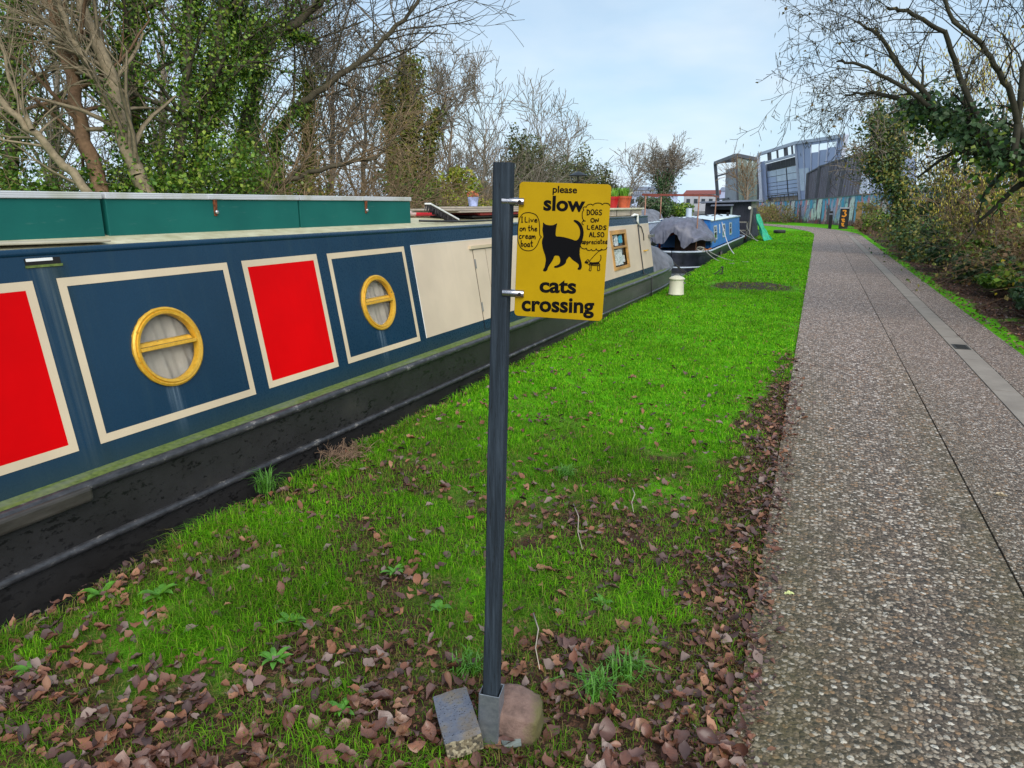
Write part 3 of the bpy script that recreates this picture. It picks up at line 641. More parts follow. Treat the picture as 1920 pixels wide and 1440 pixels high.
def pot(label, s, n_, r_, h, mat, leafy, grp='plant pots on the boat roof'):
    t = thing('plant_pot', label, 'plant pot', bw(s, n_, 1.489), -BA, grp)
    MB().lathe([(r_ * .72, 0), (r_ * .96, h * .8), (r_ * 1.06, h * .8), (r_ * 1.08, h), (r_ * .96, h), (r_ * .93, h * .86), (.01, h * .84)], 20, capt=True).build('pot', mat, t, True, 40)
    if leafy:
        rg = random.Random(int(s * 7)); m = MB()
        for k in range(leafy):
            a = rg.uniform(0, 6.28); q = rg.uniform(0, r_ * .85); L = rg.uniform(.10, .22); le = rg.uniform(.15, .9)
            p = Vector((q * math.cos(a), q * math.sin(a), h * .85)); o = Vector((math.cos(a), math.sin(a), 0)); x = Vector((-math.sin(a), math.cos(a), 0)) * .006
            p1 = p + o * L * le * .45 + Vector((0, 0, L * .8)); p2 = p + o * L * le * 1.1 + Vector((0, 0, L * (1.0 - .3 * le)))
            m.add([p - x, p + x, p1 + x * .8, p1 - x * .8, p2], [(0, 1, 2, 3), (3, 2, 4)])
        m.build('leaves', m_blade, t)
    return t
pot('red glazed plant pot with green shoots half behind the yellow sign', 11.93, -3.68, .11, .19, m_rpot, 60)
pot('orange terracotta pot of bright green grass on the cream locker', 12.28, -3.60, .105, .20, m_terra, 220)
pot('orange terracotta pot standing beside the bright green grass pot', 12.56, -3.63, .10, .20, m_terra, 40)
t = thing('grey_planter', 'dark grey square planter with a broken pale stem behind the orange pots', 'planter', bw(12.72, -3.72, 1.489), -BA)
m = MB(); m.hexa([(-.10, -.09, 0), (.10, -.09, 0), (.10, .09, 0), (-.10, .09, 0), (-.13, -.12, .20), (.13, -.12, .20), (.13, .12, .20), (-.13, .12, .20)]); bev(m.build('planter_body', simple('grey_slate_plastic', (.055, .055, .068), .6), t), .008)
MB().tube([(.06, .02, .12), (.08, .05, .22), (.12, .1, .27), (.15, .16, .24)], [.02, .018, .013, .006], 6).build('stem', m_wb, t, True)

# ------------------------------------------------------------------ sign on its post
n = NT('dark_timber'); v = n.co(); f = n.noise(n.co(scale=(30, 30, 1.2)), 3, 6, .7); f2 = n.noise(n.co(scale=(60, 60, 3)), 4, 4, .7)
cc = n.ramp(f, [(.25, (.008, .011, .014)), (.5, (.022, .032, .044)), (.75, (.048, .066, .088))])
cc = n.mix(n.ramp(f2, [(.58, 0.), (.66, .85)]), cc, (.008, .009, .010)); m_post = n.fin(cc, .8, spec=.2); n.bump(n.math('ADD', f, f2), .5, .004)
n = NT('galvanised_steel'); v = n.co(); f = n.noise(v, 40, 5, .7); m_galv = n.fin(n.ramp(f, [(.3, (.20, .23, .27)), (.7, (.36, .39, .43))]), .42, .75)
pb = Vector((-.751, 1.588, 0)); lean = RT * .045; ptop = pb + lean + Vector((0, 0, 1.648))
pdir = (ptop - pb).normalized()
post = thing('sign_post', 'thin dark timber post in a square galvanised socket, carrying the yellow sign', 'post', pb)
px = RT * math.cos(R(-14)) + Vector((-RT.y, RT.x, 0)) * math.sin(R(-14)); px = (px - pdir * px.dot(pdir)).normalized(); py_ = pdir.cross(px)
def PF(a, b, c): return px * a + py_ * b + pdir * c           # post frame relative to base
m = MB(); h = .0215
def octo(c, hh, cut): return [PF(x, y, c) for x, y in ((-hh + cut, -hh), (hh - cut, -hh), (hh, -hh + cut), (hh, hh - cut), (hh - cut, hh), (-hh + cut, hh), (-hh, hh - cut), (-hh, -hh + cut))]
rings = [octo(c, h + .0008 * math.sin(c * 9), .003) for c in np.linspace(.10, 1.648, 12)]
for g in rings: m.v += [tuple(p) for p in g]
for i in range(11):
    for k in range(8): m.f.append((i * 8 + k, i * 8 + (k + 1) % 8, (i + 1) * 8 + (k + 1) % 8, (i + 1) * 8 + k))
m.f.append(tuple(range(88, 96))); m.build('timber', m_post, post)
so = bpy.data.objects.new('socket', None); link(so, post); so.empty_display_size = .05
hs_ = .031; t_ = .003
for k in range(4):
    a = k * math.pi / 2; ca, sa = math.cos(a), math.sin(a)
    def Q(x, y, c): return PF(x * ca - y * sa, x * sa + y * ca, c)
    m = MB(); m.hexa([Q(-hs_, hs_ - t_, -.02), Q(hs_ - t_, hs_ - t_, -.02), Q(hs_ - t_, hs_, -.02), Q(-hs_, hs_, -.02), Q(-hs_, hs_ - t_, .165), Q(hs_ - t_, hs_ - t_, .165), Q(hs_ - t_, hs_, .165), Q(-hs_, hs_, .165)]); bev(m.build('socket_wall', m_galv, so), .0012)
m = MB(); m.hexa([PF(x, y, -.02) for x, y in ((-.008, -.008), (.008, -.008), (.008, .008), (-.008, .008))] + [PF(x, y, .03) for x, y in ((-.026, -.026), (.026, -.026), (.026, .026), (-.026, .026))]); m.build('spike', m_galv, so)
# clamps: turned steel spigots from the post to the plate
SX = Vector((.975, .217, -.036)).normalized(); SY = Vector((.030, .032, .999)); SY = (SY - SX * SY.dot(SX)).normalized(); SN = SX.cross(SY)   # SN faces the reader
if SN.dot(Vector((0, -1, 0))) < 0: SN = -SN
SC = Vector((-.565, 1.621, 1.437)); SW, SH = .220, .324
sign = thing('warning_sign', 'yellow sign with a black cat asking people to please slow, cats crossing', 'sign', SC)
sign.rotation_euler = Matrix((SX, SY, SN)).transposed().to_euler()
def rrect(w_, h_, r_, seg=6):
    p = []
    for cx, cy, a0 in ((w_ / 2 - r_, h_ / 2 - r_, 0), (-w_ / 2 + r_, h_ / 2 - r_, 90), (-w_ / 2 + r_, -h_ / 2 + r_, 180), (w_ / 2 - r_, -h_ / 2 + r_, 270)):
        for k in range(seg + 1): a = R(a0 + 90 * k / seg); p.append((cx + r_ * math.cos(a), cy + r_ * math.sin(a)))
    return p
ol = rrect(SW, SH, .010); N_ = len(ol)
m = MB(); m.add([(x, y, -.003) for x, y in ol] + [(x, y, 0) for x, y in ol], [tuple(range(N_ - 1, -1, -1)), tuple(range(N_, 2 * N_))] + [(k, (k + 1) % N_, N_ + (k + 1) % N_, N_ + k) for k in range(N_)])
n = NT('sign_yellow'); v = n.co(); f = n.noise(v, 9, 5, .6); X = n.xyz(v)
cc = n.ramp(f, [(.3, (.36, .225, .001)), (.7, (.43, .27, .0015))]); cc = n.mix(n.ramp(n.noise(v, 60, 4, .7), [(.66, 0.), (.78, .25)]), cc, (.3, .2, .02)); m_yel = n.fin(cc, .45, spec=.12)
bev(m.build('plate', m_yel, sign), .0006, 1)
m_ink = simple('sign_black', (.004, .004, .005), .8, 0, .2, 9, spec=.08); m_pen = simple('marker_ink', (.006, .004, .004), .85, spec=.08)
# the plate's face was measured in a close view of the photograph; H maps that view to the plate
src = np.array([(437, 185), (1195, 205), (1110, 1362), (400, 1310)], float); dst = np.array([(-SW / 2, SH / 2), (SW / 2, SH / 2), (SW / 2, -SH / 2), (-SW / 2, -SH / 2)])
A_ = []; b_ = []
for (x, y), (u, v_) in zip(src, dst): A_ += [[x, y, 1, 0, 0, 0, -u * x, -u * y], [0, 0, 0, x, y, 1, -v_ * x, -v_ * y]]; b_ += [u, v_]
Hm = np.append(np.linalg.solve(np.array(A_), np.array(b_)), 1).reshape(3, 3)
def HM(x, y): p = Hm @ np.array([x, y, 1.]); return p[0] / p[2], p[1] / p[2]
def smoothpoly(p, it=2):
    for _ in range(it): p = [q for i in range(len(p)) for q in ((.75 * p[i][0] + .25 * p[(i + 1) % len(p)][0], .75 * p[i][1] + .25 * p[(i + 1) % len(p)][1]), (.25 * p[i][0] + .75 * p[(i + 1) % len(p)][0], .25 * p[i][1] + .75 * p[(i + 1) % len(p)][1]))]
    return p
cat = [(630, 528), (634, 534), (655, 551), (690, 556), (715, 554), (742, 538), (747, 540), (738, 575), (735, 605), (733, 630), (736, 649), (770, 650), (810, 657), (860, 671), (900, 687), (922, 668), (935, 630), (932, 585), (914, 548), (884, 523), (878, 514), (890, 507), (918, 516), (946, 545), (960, 585), (964, 625), (957, 665), (946, 700), (935, 735), (930, 770), (930, 810), (940, 850), (948, 885), (947, 915), (936, 931), (917, 931), (911, 919), (924, 906), (922, 884), (900, 866), (868, 844), (846, 815), (834, 832), (821, 848), (818, 872), (800, 890), (768, 907), (735, 916), (720, 910), (724, 898), (745, 893), (765, 880), (773, 855), (768, 828), (758, 811), (724, 811), (717, 835), (703, 862), (684, 890), (671, 912), (667, 933), (652, 945), (631, 941), (634, 924), (645, 908), (650, 880), (655, 845), (648, 806), (636, 775), (627, 740), (621, 700), (626, 670), (634, 652), (629, 620), (625, 590), (630, 560)]
cp = [HM(*q) for q in smoothpoly(cat, 1)]
cu = bpy.data.curves.new('cat', 'CURVE'); cu.dimensions = '2D'; cu.fill_mode = 'FRONT'; sp = cu.splines.new('POLY'); sp.points.add(len(cp) - 1); sp.use_cyclic_u = True
for q, p in zip(sp.points, cp): q.co = (p[0], p[1], 0, 1)
def flat(cu, name, mat, parent, z, smooth=None):
    o = bpy.data.objects.new('tmp', cu); col.objects.link(o); bpy.context.view_layer.update()
    me = bpy.data.meshes.new_from_object(o.evaluated_get(bpy.context.evaluated_depsgraph_get())); bpy.data.objects.remove(o)
    me.materials.clear(); me.materials.append(mat)
    if sum(p.normal.z * p.area for p in me.polygons) < 0: me.flip_normals()
    ob = bpy.data.objects.new(name, me); link(ob, parent); ob.location.z = z; return ob
flat(cu, 'cat_silhouette', m_ink, sign, .0006)
def word(txt, x0, y0, x1, y1, hpx, bold=.03):
    p0, p1 = Vector(HM(x0, y0)), Vector(HM(x1, y1)); cu = bpy.data.curves.new('word', 'FONT'); cu.body = txt; cu.offset = bold; cu.size = 1.; cu.resolution_u = 5
    o = flat(cu, 'lettering', m_ink, sign, .0006); me = o.data; co = np.empty(len(me.vertices) * 3, np.float32); me.vertices.foreach_get('co', co); co = co.reshape(-1, 3)
    xs0, xs1 = co[:, 0].min(), co[:, 0].max(); L = (p1 - p0).length; sx = L / (xs1 - xs0); top = Vector(HM((x0 + x1) / 2, (y0 + y1) / 2 - hpx)); mid = (p0 + p1) / 2
    sy = (top - mid).length / .46            # x-height of the built-in face
    a = math.atan2(p1.y - p0.y, p1.x - p0.x); x = (co[:, 0] - xs0) * sx; y = co[:, 1] * sy
    co[:, 0] = p0.x + x * math.cos(a) - y * math.sin(a); co[:, 1] = p0.y + x * math.sin(a) + y * math.cos(a); me.vertices.foreach_set('co', co.ravel()); me.update()
word('please', 708, 276, 908, 281, 38, .022); word('slow', 632, 425, 972, 436, 80, .032); word('cats', 603, 1113, 900, 1126, 78, .032); word('crossing', 460, 1268, 1045, 1292, 80, .032)
# marker-pen strokes
def stroke(m, pts, wpx=8):
    P_ = [Vector(HM(*p)) for p in pts]; wd = wpx * SW / 740 / 2; n_ = len(P_); k0 = len(m.v)
    for i, p in enumerate(P_):
        d = (P_[min(i + 1, n_ - 1)] - P_[max(i - 1, 0)]); d = d.normalized() if d.length > 1e-9 else Vector((1, 0)); q = Vector((-d.y, d.x)) * wd; ex = d * wd * (.6 if i == n_ - 1 else -.6 if i == 0 else 0)
        m.v += [(*(p + q + ex), 0), (*(p - q + ex), 0)]
    for i in range(n_ - 1): m.f.append((k0 + 2 * i, k0 + 2 * i + 1, k0 + 2 * i + 3, k0 + 2 * i + 2))
def chaikin(p, it=2):
    for _ in range(it): p = [p[0]] + [q for i in range(len(p) - 1) for q in ((.75 * p[i][0] + .25 * p[i + 1][0], .75 * p[i][1] + .25 * p[i + 1][1]), (.25 * p[i][0] + .75 * p[i + 1][0], .25 * p[i][1] + .75 * p[i + 1][1]))] + [p[-1]]
    return p
O_ = [(.5, 1), (.1, .9), (0, .5), (.1, .1), (.5, 0), (.9, .1), (1, .5), (.9, .9), (.5, 1)]
o_ = [(x * .9, y * .55) for x, y in O_]
ST = {'I': [[(.2, 1), (.8, 1)], [(.5, 1), (.5, 0)], [(.1, 0), (.9, 0)]], 'L': [[(.1, 1), (.05, .5), (.05, 0), (.8, .03)]], 'i': [[(.3, .55), (.25, 0)], [(.3, .8), (.35, .84)]],
 'v': [[(0, .55), (.4, 0), (.85, .58)]], 'e': [[(.05, .28), (.8, .33), (.75, .52), (.4, .58), (.05, .4), (.05, .12), (.4, 0), (.9, .1)]], 'o': [o_], 'n': [[(.05, .55), (.08, 0), (.1, .35), (.4, .58), (.75, .5), (.8, 0)]],
 't': [[(.4, 1), (.35, .1), (.6, 0), (.8, .08)], [(.0, .62), (.85, .66)]], 'h': [[(.1, 1), (.08, 0), (.1, .35), (.45, .55), (.78, .45), (.8, 0)]], 'c': [[(.85, .5), (.4, .58), (.05, .35), (.1, .05), (.5, 0), (.9, .1)]],
 'r': [[(.1, .55), (.12, 0), (.15, .35), (.45, .56), (.8, .5)]], 'a': [[(.8, .5), (.4, .58), (.05, .35), (.1, .05), (.45, .0), (.8, .35), (.8, .55), (.8, .1), (.98, .02)]],
 'm': [[(.0, .55), (.04, 0), (.06, .35), (.25, .55), (.42, .45), (.44, 0), (.46, .35), (.7, .56), (.9, .45), (.94, 0)]], 'b': [[(.1, 1), (.08, 0), (.1, .35), (.5, .55), (.85, .35), (.7, .05), (.35, 0), (.1, .08)]],
 'D': [[(.1, 1), (.1, 0)], [(0, 1), (.6, .95), (.95, .55), (.7, .08), (0, 0)]], 'O': [O_], 'G': [[(.9, .85), (.5, 1), (.05, .6), (.15, .08), (.6, 0), (.9, .15), (.9, .45), (.5, .45)]], 'S': [[(.9, .9), (.5, 1), (.1, .8), (.3, .55), (.8, .4), (.8, .1), (.4, 0), (.0, .1)]],
 'N': [[(.05, 0), (.1, 1), (.8, .02), (.9, 1)]], 'E': [[(.85, 1), (.1, .98), (.1, 0), (.9, .02)], [(.1, .52), (.75, .54)]], 'A': [[(.0, 0), (.4, 1), (.55, 1), (.9, 0)], [(.15, .4), (.8, .42)]],
 'p': [[(.1, .55), (.05, -.4), (.1, .35), (.5, .58), (.85, .35), (.6, .02), (.12, .08)]], 'd': [[(.8, .5), (.4, .58), (.05, .3), (.3, 0), (.75, .2), (.9, 1), (.85, .0)]]}
pen = MB(); rg = random.Random(11)
def hand(txt, x0, x1, yb, hp, wpx=7.5, slope=0.):
    cells = [.45 if c == ' ' else .55 if c in 'iI' else 1.35 if c == 'm' else 1. for c in txt]; tot = sum(cells); u = (x1 - x0) / tot; x = x0
    for c, cw in zip(txt, cells):
        if c != ' ':
            jy = rg.uniform(-2, 2)
            for st in ST[c]: stroke(pen, chaikin([(x + (px_ * .80 * cw) * u, yb + jy + slope * (x - x0) - py2 * hp) for px_, py2 in st], 2 if len(st) > 2 else 0), wpx)
        x += cw * u
hand('I Live', 453, 592, 530, 44); hand('on the', 443, 590, 604, 46); hand('cream', 437, 576, 670, 50); hand('boat', 452, 556, 735, 50)
hand('DOGS', 990, 1122, 466, 44); hand('ON', 1022, 1096, 530, 32); hand('LEADS', 992, 1158, 590, 34); hand('ALSO', 1010, 1136, 652, 38); hand('appreciated', 948, 1160, 712, 42, 6.)
stroke(pen, chaikin([(515, 447), (470, 452), (440, 490), (427, 560), (424, 640), (428, 700), (455, 755), (500, 772), (545, 768), (578, 735), (597, 690), (606, 664), (622, 655), (607, 645), (602, 620), (604, 560), (595, 500), (570, 460), (515, 447)], 2), 6)
def bumps(pts, bul, wpx=6):
    for (a, b) in zip(pts[:-1], pts[1:]):
        d = Vector((b[0] - a[0], b[1] - a[1])); nn_ = Vector((d.y, -d.x)).normalized() * bul; stroke(pen, chaikin([a, (a[0] + d.x * .2 + nn_.x, a[1] + d.y * .2 + nn_.y), (a[0] + d.x * .8 + nn_.x, a[1] + d.y * .8 + nn_.y), b], 2), wpx)
bumps([(962, 550), (970, 518), (965, 425), (985, 400), (1040, 383), (1118, 378), (1180, 385)], 16); bumps([(1155, 740), (1108, 755), (1065, 752), (1025, 758), (985, 748), (937, 728)], 14)
stroke(pen, [(960, 515), (978, 518)], 6); stroke(pen, [(1118, 762), (1085, 775), (1045, 815), (1008, 860)], 5)
# the little dog on a lead
stroke(pen, chaikin([(972, 866), (985, 855), (1000, 840), (1004, 855), (1020, 872), (1085, 868), (1100, 850), (1106, 830), (1102, 808)], 1), 6)
stroke(pen, chaikin([(975, 872), (995, 878), (1012, 890), (1015, 915), (1003, 935), (1020, 940)], 1), 6); stroke(pen, chaikin([(1020, 892), (1080, 896), (1095, 890), (1092, 915), (1096, 935), (1078, 938)], 1), 6); stroke(pen, [(1085, 868), (1096, 890)], 6)
for yy in (874, 879, 885): stroke(pen, [(1010, yy), (1084, yy)], 5)
for xx in (1026, 1078): stroke(pen, [(xx, 895), (xx - 3, 935)], 5)
stroke(pen, [(978, 866), (998, 866)], 12)
po = pen.build('handwriting', m_pen, sign); po.location.z = .0009
m_turn = simple('turned_steel', (.42, .41, .44), .22, .95, .15, 30)
for fy in (378, 550):
    q = at(0, 0, 1); d_ = FW * FPX + RT * (968 - 960) + UP * (720 - fy); p = Vector((0, 0, CAM_H)) + d_ * ((SC - Vector((0, 0, CAM_H))).dot(SN) / d_.dot(SN)) + SN * .002
    st = bpy.data.objects.new('clamp', None); link(st, post); st.empty_display_size = .02
    a = p - pb - SX * .012; b = p - pb + SX * .020
    MB().tube([a - SX * .022, a, b - SX * .0015, b], [.0095, .0095, .0095, .0085], 16).build('clamp_barrel', m_turn, st, True, 40)
    MB().tube([p - pb + SX * .010 + SN * .006, p - pb + SX * .010 + SN * .0112], .0042, 10).build('grub_screw', m_slot, st)

# ------------------------------------------------------------------ brick and stone holding the socket
def lumpy(name, mat, size, seed, amp, parent=None, sub=5, keep=.0):
    rg = random.Random(seed); m = MB(); N = sub; idx = {}
    def pt(x, y, z):
        k = (round(x, 4), round(y, 4), round(z, 4))
        if k not in idx:
            p = Vector((x, y, z)); q = p.copy()
            if keep < 1: s_ = p.normalized() * .62; q = p.lerp(s_ * 1.15, 1 - keep)
            nz = math.sin(x * 5.1 + seed) * math.sin(y * 4.3 + seed * 2) + math.sin(z * 6.7 + seed * 3 + x * 3) * .6 + rg.uniform(-.4, .4)
            q *= 1 + amp * nz; idx[k] = len(m.v); m.v.append((q.x * size[0], q.y * size[1], q.z * size[2]))
        return idx[k]
    for ax in range(3):
        for sg in (-.5, .5):
            for i in range(N):
                for j in range(N):
                    c4 = []
                    for a, b in ((i, j), (i + 1, j), (i + 1, j + 1), (i, j + 1)):
                        p = [0, 0, 0]; p[ax] = sg; p[(ax + 1) % 3] = a / N - .5; p[(ax + 2) % 3] = b / N - .5; c4.append(pt(*p))
                    m.f.append(tuple(c4) if sg > 0 else tuple(reversed(c4)))
    return m.build(name, mat, parent, True, 75)
n = NT('blue_brick'); v = n.co(); X = n.xyz(v); pit = n.vor(v, 110); f = n.noise(v, 18, 5, .7); f2 = n.noise(v, 90, 3)
top = n.ramp(f, [(.3, (.085, .10, .14)), (.5, (.13, .145, .185)), (.62, (.16, .15, .14)), (.75, (.22, .18, .13))]); top = n.mix(n.ramp(pit, [(.16, 1.), (.24, 0.)]), top, (.02, .02, .022))
rough_ = n.ramp(n.vor(v, 130, out='Color'), [(.2, (.05, .045, .035)), (.5, (.16, .13, .08)), (.8, (.32, .28, .19))])
top = n.mix(n.ramp(n.noise(v, 7, 5, .7), [(.48, 0.), (.68, .8)]), top, (.15, .115, .075)); m_brick = n.fin(n.mix(n.math('GREATER_THAN', n.math('ADD', X[2], n.math('MULTIPLY', n.math('SUBTRACT', f, .5), .02)), .016), rough_, top), .6); n.bump(n.math('ADD', n.math('MULTIPLY', n.ramp(pit, [(.1, 0.), (.3, 1.)]), .5), f2), .5, .004)
br = lumpy('brick', m_brick, (.108, .205, .074), 4, .016, None, 12, .955); brp = atZ(858, 1350, .04); br.location = (brp.x, brp.y, .034)
br.rotation_euler = (R(-5), R(-9), R(39)); tag(br, 'pitted blue-grey brick leaning against the post socket', 'brick')
n = NT('brown_stone'); v = n.co(); f = n.noise(v, 14, 6, .7); f2 = n.noise(v, 70, 4, .7); X = n.xyz(v)
cc = n.ramp(f, [(.3, (.075, .045, .036)), (.5, (.17, .105, .085)), (.75, (.25, .165, .135))]); cc = n.mix(n.ramp(n.math('ADD', n.math('MULTIPLY', X[0], 7.), n.math('MULTIPLY', f, .8)), [(.62, 0.), (.85, .8)]), cc, (.085, .085, .018))
m_stone = n.fin(cc, .8); n.bump(n.math('ADD', f, f2), .5, .008)
stn = lumpy('stone', m_stone, (.132, .125, .115), 9, .055, None, 12, .42); sp_ = atZ(968, 1335, .05); stn.location = (sp_.x, sp_.y, .038); stn.rotation_euler = (R(8), R(12), R(15)); tag(stn, 'rough reddish-brown stone wedged on the other side of the post socket', 'stone')
sl = lumpy('stone_chip', simple('slate_grey', (.16, .19, .18), .7, 0, .3, 40), (.055, .04, .016), 3, .05, None, 4, .9); p = atZ(958, 1395, .0); sl.location = (p.x, p.y, .012); sl.rotation_euler = (R(6), R(-8), R(30)); tag(sl, 'flat grey-green stone chip at the foot of the socket', 'stone')

# ------------------------------------------------------------------ bin and mooring gear on the bank
t = thing('lidded_bin', 'old cream enamel bucket with a domed lid standing on the bank by the bow', 'bin', (-2.18, 12.48, .0))
n = NT('cream_enamel'); v = n.co(); f = n.noise(v, 7, 6, .7); m_enam = n.fin(n.mix(n.ramp(f, [(.62, 0.), (.72, 1.)]), n.ramp(n.noise(v, 3, 3), [(.3, (.55, .52, .40)), (.7, (.66, .63, .50))]), (.16, .14, .09)), .5)
MB().lathe([(.135, 0), (.140, .012), (.132, .03), (.120, .255), (.126, .26), (.126, .27), (.115, .27)], 28).build('bin_body', m_enam, t, True, 40)
MB().lathe([(.138, .268), (.142, .275), (.138, .286), (.10, .312), (.05, .33), (.03, .334)], 28).build('lid', m_enam, t, True, 50)
MB().tube([(-.03, 0, .33), (-.02, 0, .352), (.02, 0, .352), (.03, 0, .33)], .008, 8).build('lid_handle', m_steel, t, True)
for s_ in (-1, 1): MB().tube([(s_ * .122, -.035, .22), (s_ * .15, -.03, .20), (s_ * .15, .03, .20), (s_ * .122, .035, .22)], .006, 8).build('side_handle', m_steel, t, True)
m_rope = simple('pale_rope', (.34, .33, .30), .9, 0, .25, 40); m_drope = simple('dark_rope', (.035, .036, .036), .9, 0, .3, 40)
def rope(label, a, b, sag, mat, r_=.012, grp='mooring ropes'):
    a, b = Vector(a), Vector(b); pts = []
    for k in range(13): q = k / 12; p = a.lerp(b, q); p.z -= sag * 4 * q * (1 - q); pts.append(p - a)
    o = MB().tube(pts, r_, 6).build('mooring_rope', mat, None, True); o.location = a; return tag(o, label, 'rope', grp)
spk = Vector((-1.88, 16.48, 0))
t = thing('mooring_pin', 'dark iron mooring pin driven into the grass past the bin', 'mooring pin', spk); MB().tube([(0, 0, -.1), (.01, 0, .16)], .016, 8).build('shaft', m_iron, t); MB().lathe([(.03, .15), (.034, .165), (.03, .18)], 10).build('pin_head', m_iron, t)
for k, dz in enumerate((.12, .03)): rope(('upper' if k == 0 else 'lower') + ' of two dark mooring ropes from the cream bow to the iron pin', bw(15.9, -3.45, .30), spk + Vector((-.02, 0, dz)), .28 - .08 * k, m_drope, .012)
# ------------------------------------------------------------------ the blue narrowboat beyond
def hull_mesh(y0, y1, hwid, ztop, zbot, round_stern=1.0, bow=2.5):
    pts = []
    for k in range(9): a = math.pi / 2 * k / 8; pts.append((hwid * math.sin(a) if k else .01, y0 + round_stern * (1 - math.cos(a))))
    pts += [(hwid, y0 + round_stern + (y1 - bow - y0 - round_stern) * k / 4) for k in range(1, 5)]
    pts += [(hwid * (1 - (k / 6) ** 2) + .005, y1 - bow + bow * k / 6) for k in range(1, 7)]
    m = MB(); lv = [(1, ztop), (1., ztop - .12), (.985, ztop - .13), (.985, 0.0), (.93, zbot)]
    for s_ in (1, -1):
        k0 = len(m.v)
        for x, y in pts:
            for q, z in lv: m.v.append((s_ * x * q, y, z))
        L = len(lv)
        for i in range(len(pts) - 1):
            for j in range(L - 1): a = k0 + i * L + j; q = (a, a + L, a + L + 1, a + 1); m.f.append(q[::-1] if s_ > 0 else q)
    return m, pts
bb = thing('narrowboat', 'bright blue narrowboat with white roof and its stern deck under a grey tarpaulin', 'narrowboat', (-3.86, 20.9, WATER), 0)
m_bb = simple('bright_blue_paint', (.012, .155, .50), .38, 0, .15, 3); m_hull2 = simple('hull_dark_blue', (.016, .018, .030), .35, 0, .5, 4); m_hullg = simple('hull_green_grey', (.035, .045, .028), .4, 0, .4, 4)
m_pale = simple('pale_blue_grey_paint', (.40, .46, .55), .5, 0, .12, 5); m_roofw = simple('pale_roof', (.62, .72, .78), .5, 0, .12, 3)
m, pts = hull_mesh(0, 14.0, .98, .56, -.5, 1.25, 2.6); m.build('hull', m_hull2, bb, True, 35)
MB().tube([(x * 1.005, y, .55) for x, y in pts], .03, 8).build('gunwale_rail', m_pale, bb, True); MB().tube([(-x * 1.005, y, .55) for x, y in pts], .03, 8).build('gunwale_rail', m_pale, bb, True)
MB().tube([(x * 1.0, y, .10) for x, y in pts], .022, 8).build('rubbing_strake', m_pale, bb, True); MB().tube([(-x, y, .10) for x, y in pts], .022, 8).build('rubbing_strake', m_pale, bb, True)
m = MB(); k0 = 0
for x, y in pts: m.v += [(-x * .98, y, .52), (x * .98, y, .52)]
for i in range(len(pts) - 1): m.f.append((2 * i, 2 * i + 1, 2 * i + 3, 2 * i + 2))
m.build('deck', m_hull2, bb)
c0, c1 = 2.05, 10.9; zb, zt = .56, 1.42
def cabx(z): return .86 - (z - zb) * .10
for s_ in (1, -1):
    m = MB(); m.slab([(s_ * cabx(zb), c0, zb), (s_ * cabx(zb), c1, zb), (s_ * cabx(zt), c1, zt), (s_ * cabx(zt), c0, zt)], .03, (s_, 0, .1)); m.build('cabin_side', m_bb, bb)
for y in (c0 + .02, c1 - .02): m = MB(); m.slab([(-cabx(zb), y, zb), (cabx(zb), y, zb), (cabx(zt), y, zt), (-cabx(zt), y, zt)], .03); m.build('cabin_bulkhead', m_bb, bb)
MB().grid(lambda u, v_: ((v_ - .5) * 1.66, c0 - .05 + (c1 - c0 + .1) * u, zt + .004 + .07 * (1 - (2 * v_ - 1) ** 2)), 1, 12).build('roof', m_roofw, bb, True)
for s_ in (1, -1): MB().tube([(s_ * .80, c0, zt), (s_ * .80, c1, zt)], .03, 8).build('handrail', m_roofw, bb, True)
m_frame_b = simple('pale_window_frame', (.38, .45, .50), .5); m_dglass = NT('dark_glass'); m_dglass = m_dglass.fin((.02, .025, .03), .06, spec=.6)
for k, y in enumerate((2.75, 5.0, 7.1)):
    wv_ = bpy.data.objects.new('window', None); link(wv_, bb); wv_.empty_display_size = .1
    a, b, z0, z1 = y, y + .75, .78, 1.24
    for (ya, yb_, za, zb_) in ((a, b, z1 - .05, z1), (a, b, z0, z0 + .05), (a, a + .07, z0 + .05, z1 - .05), (b - .07, b, z0 + .05, z1 - .05), (a + .07, b - .07, z0 + .24, z0 + .27)):
        m = MB(); m.slab([(cabx(za), ya, za), (cabx(za), yb_, za), (cabx(zb_), yb_, zb_), (cabx(zb_), ya, zb_)], -.016, (1, 0, .1)); m.build('window_frame', m_frame_b, wv_)
    m = MB(); m.slab([(cabx(z0) + .002, a, z0), (cabx(z0) + .002, b, z0), (cabx(z1) + .002, b, z1), (cabx(z1) + .002, a, z1)], -.006, (1, 0, .1)); m.build('pane', m_dglass, wv_)
m = MB(); m.slab([(cabx(.95), 4.2, .95), (cabx(.95), 4.32, .95), (cabx(1.25), 4.32, 1.25), (cabx(1.25), 4.2, 1.25)], -.01, (1, 0, .1)); m.build('name_strip', m_white, bb)
for k, (a, b) in enumerate((((.25, 6.2), (.55, 6.9)), ((-.2, 5.2), (.2, 5.9)))): MB().tube([(a[0], a[1], 1.49), (a[0] * .5 + b[0] * .5, (a[1] + b[1]) / 2, 1.56), (b[0], b[1], 1.49)], .018, 6).build('roof_grab_rail', m_chim, bb, True)
MB().tube([(.55, 8.6, 1.46), (.55, 8.6, 1.60)], .05, 12).build('roof_vent', m_chim, bb, True, 40); MB().tube([(-.25, 4.2, 1.46), (-.25, 4.2, 1.78)], .10, 12).build('chimney', m_pale, bb, True, 40)
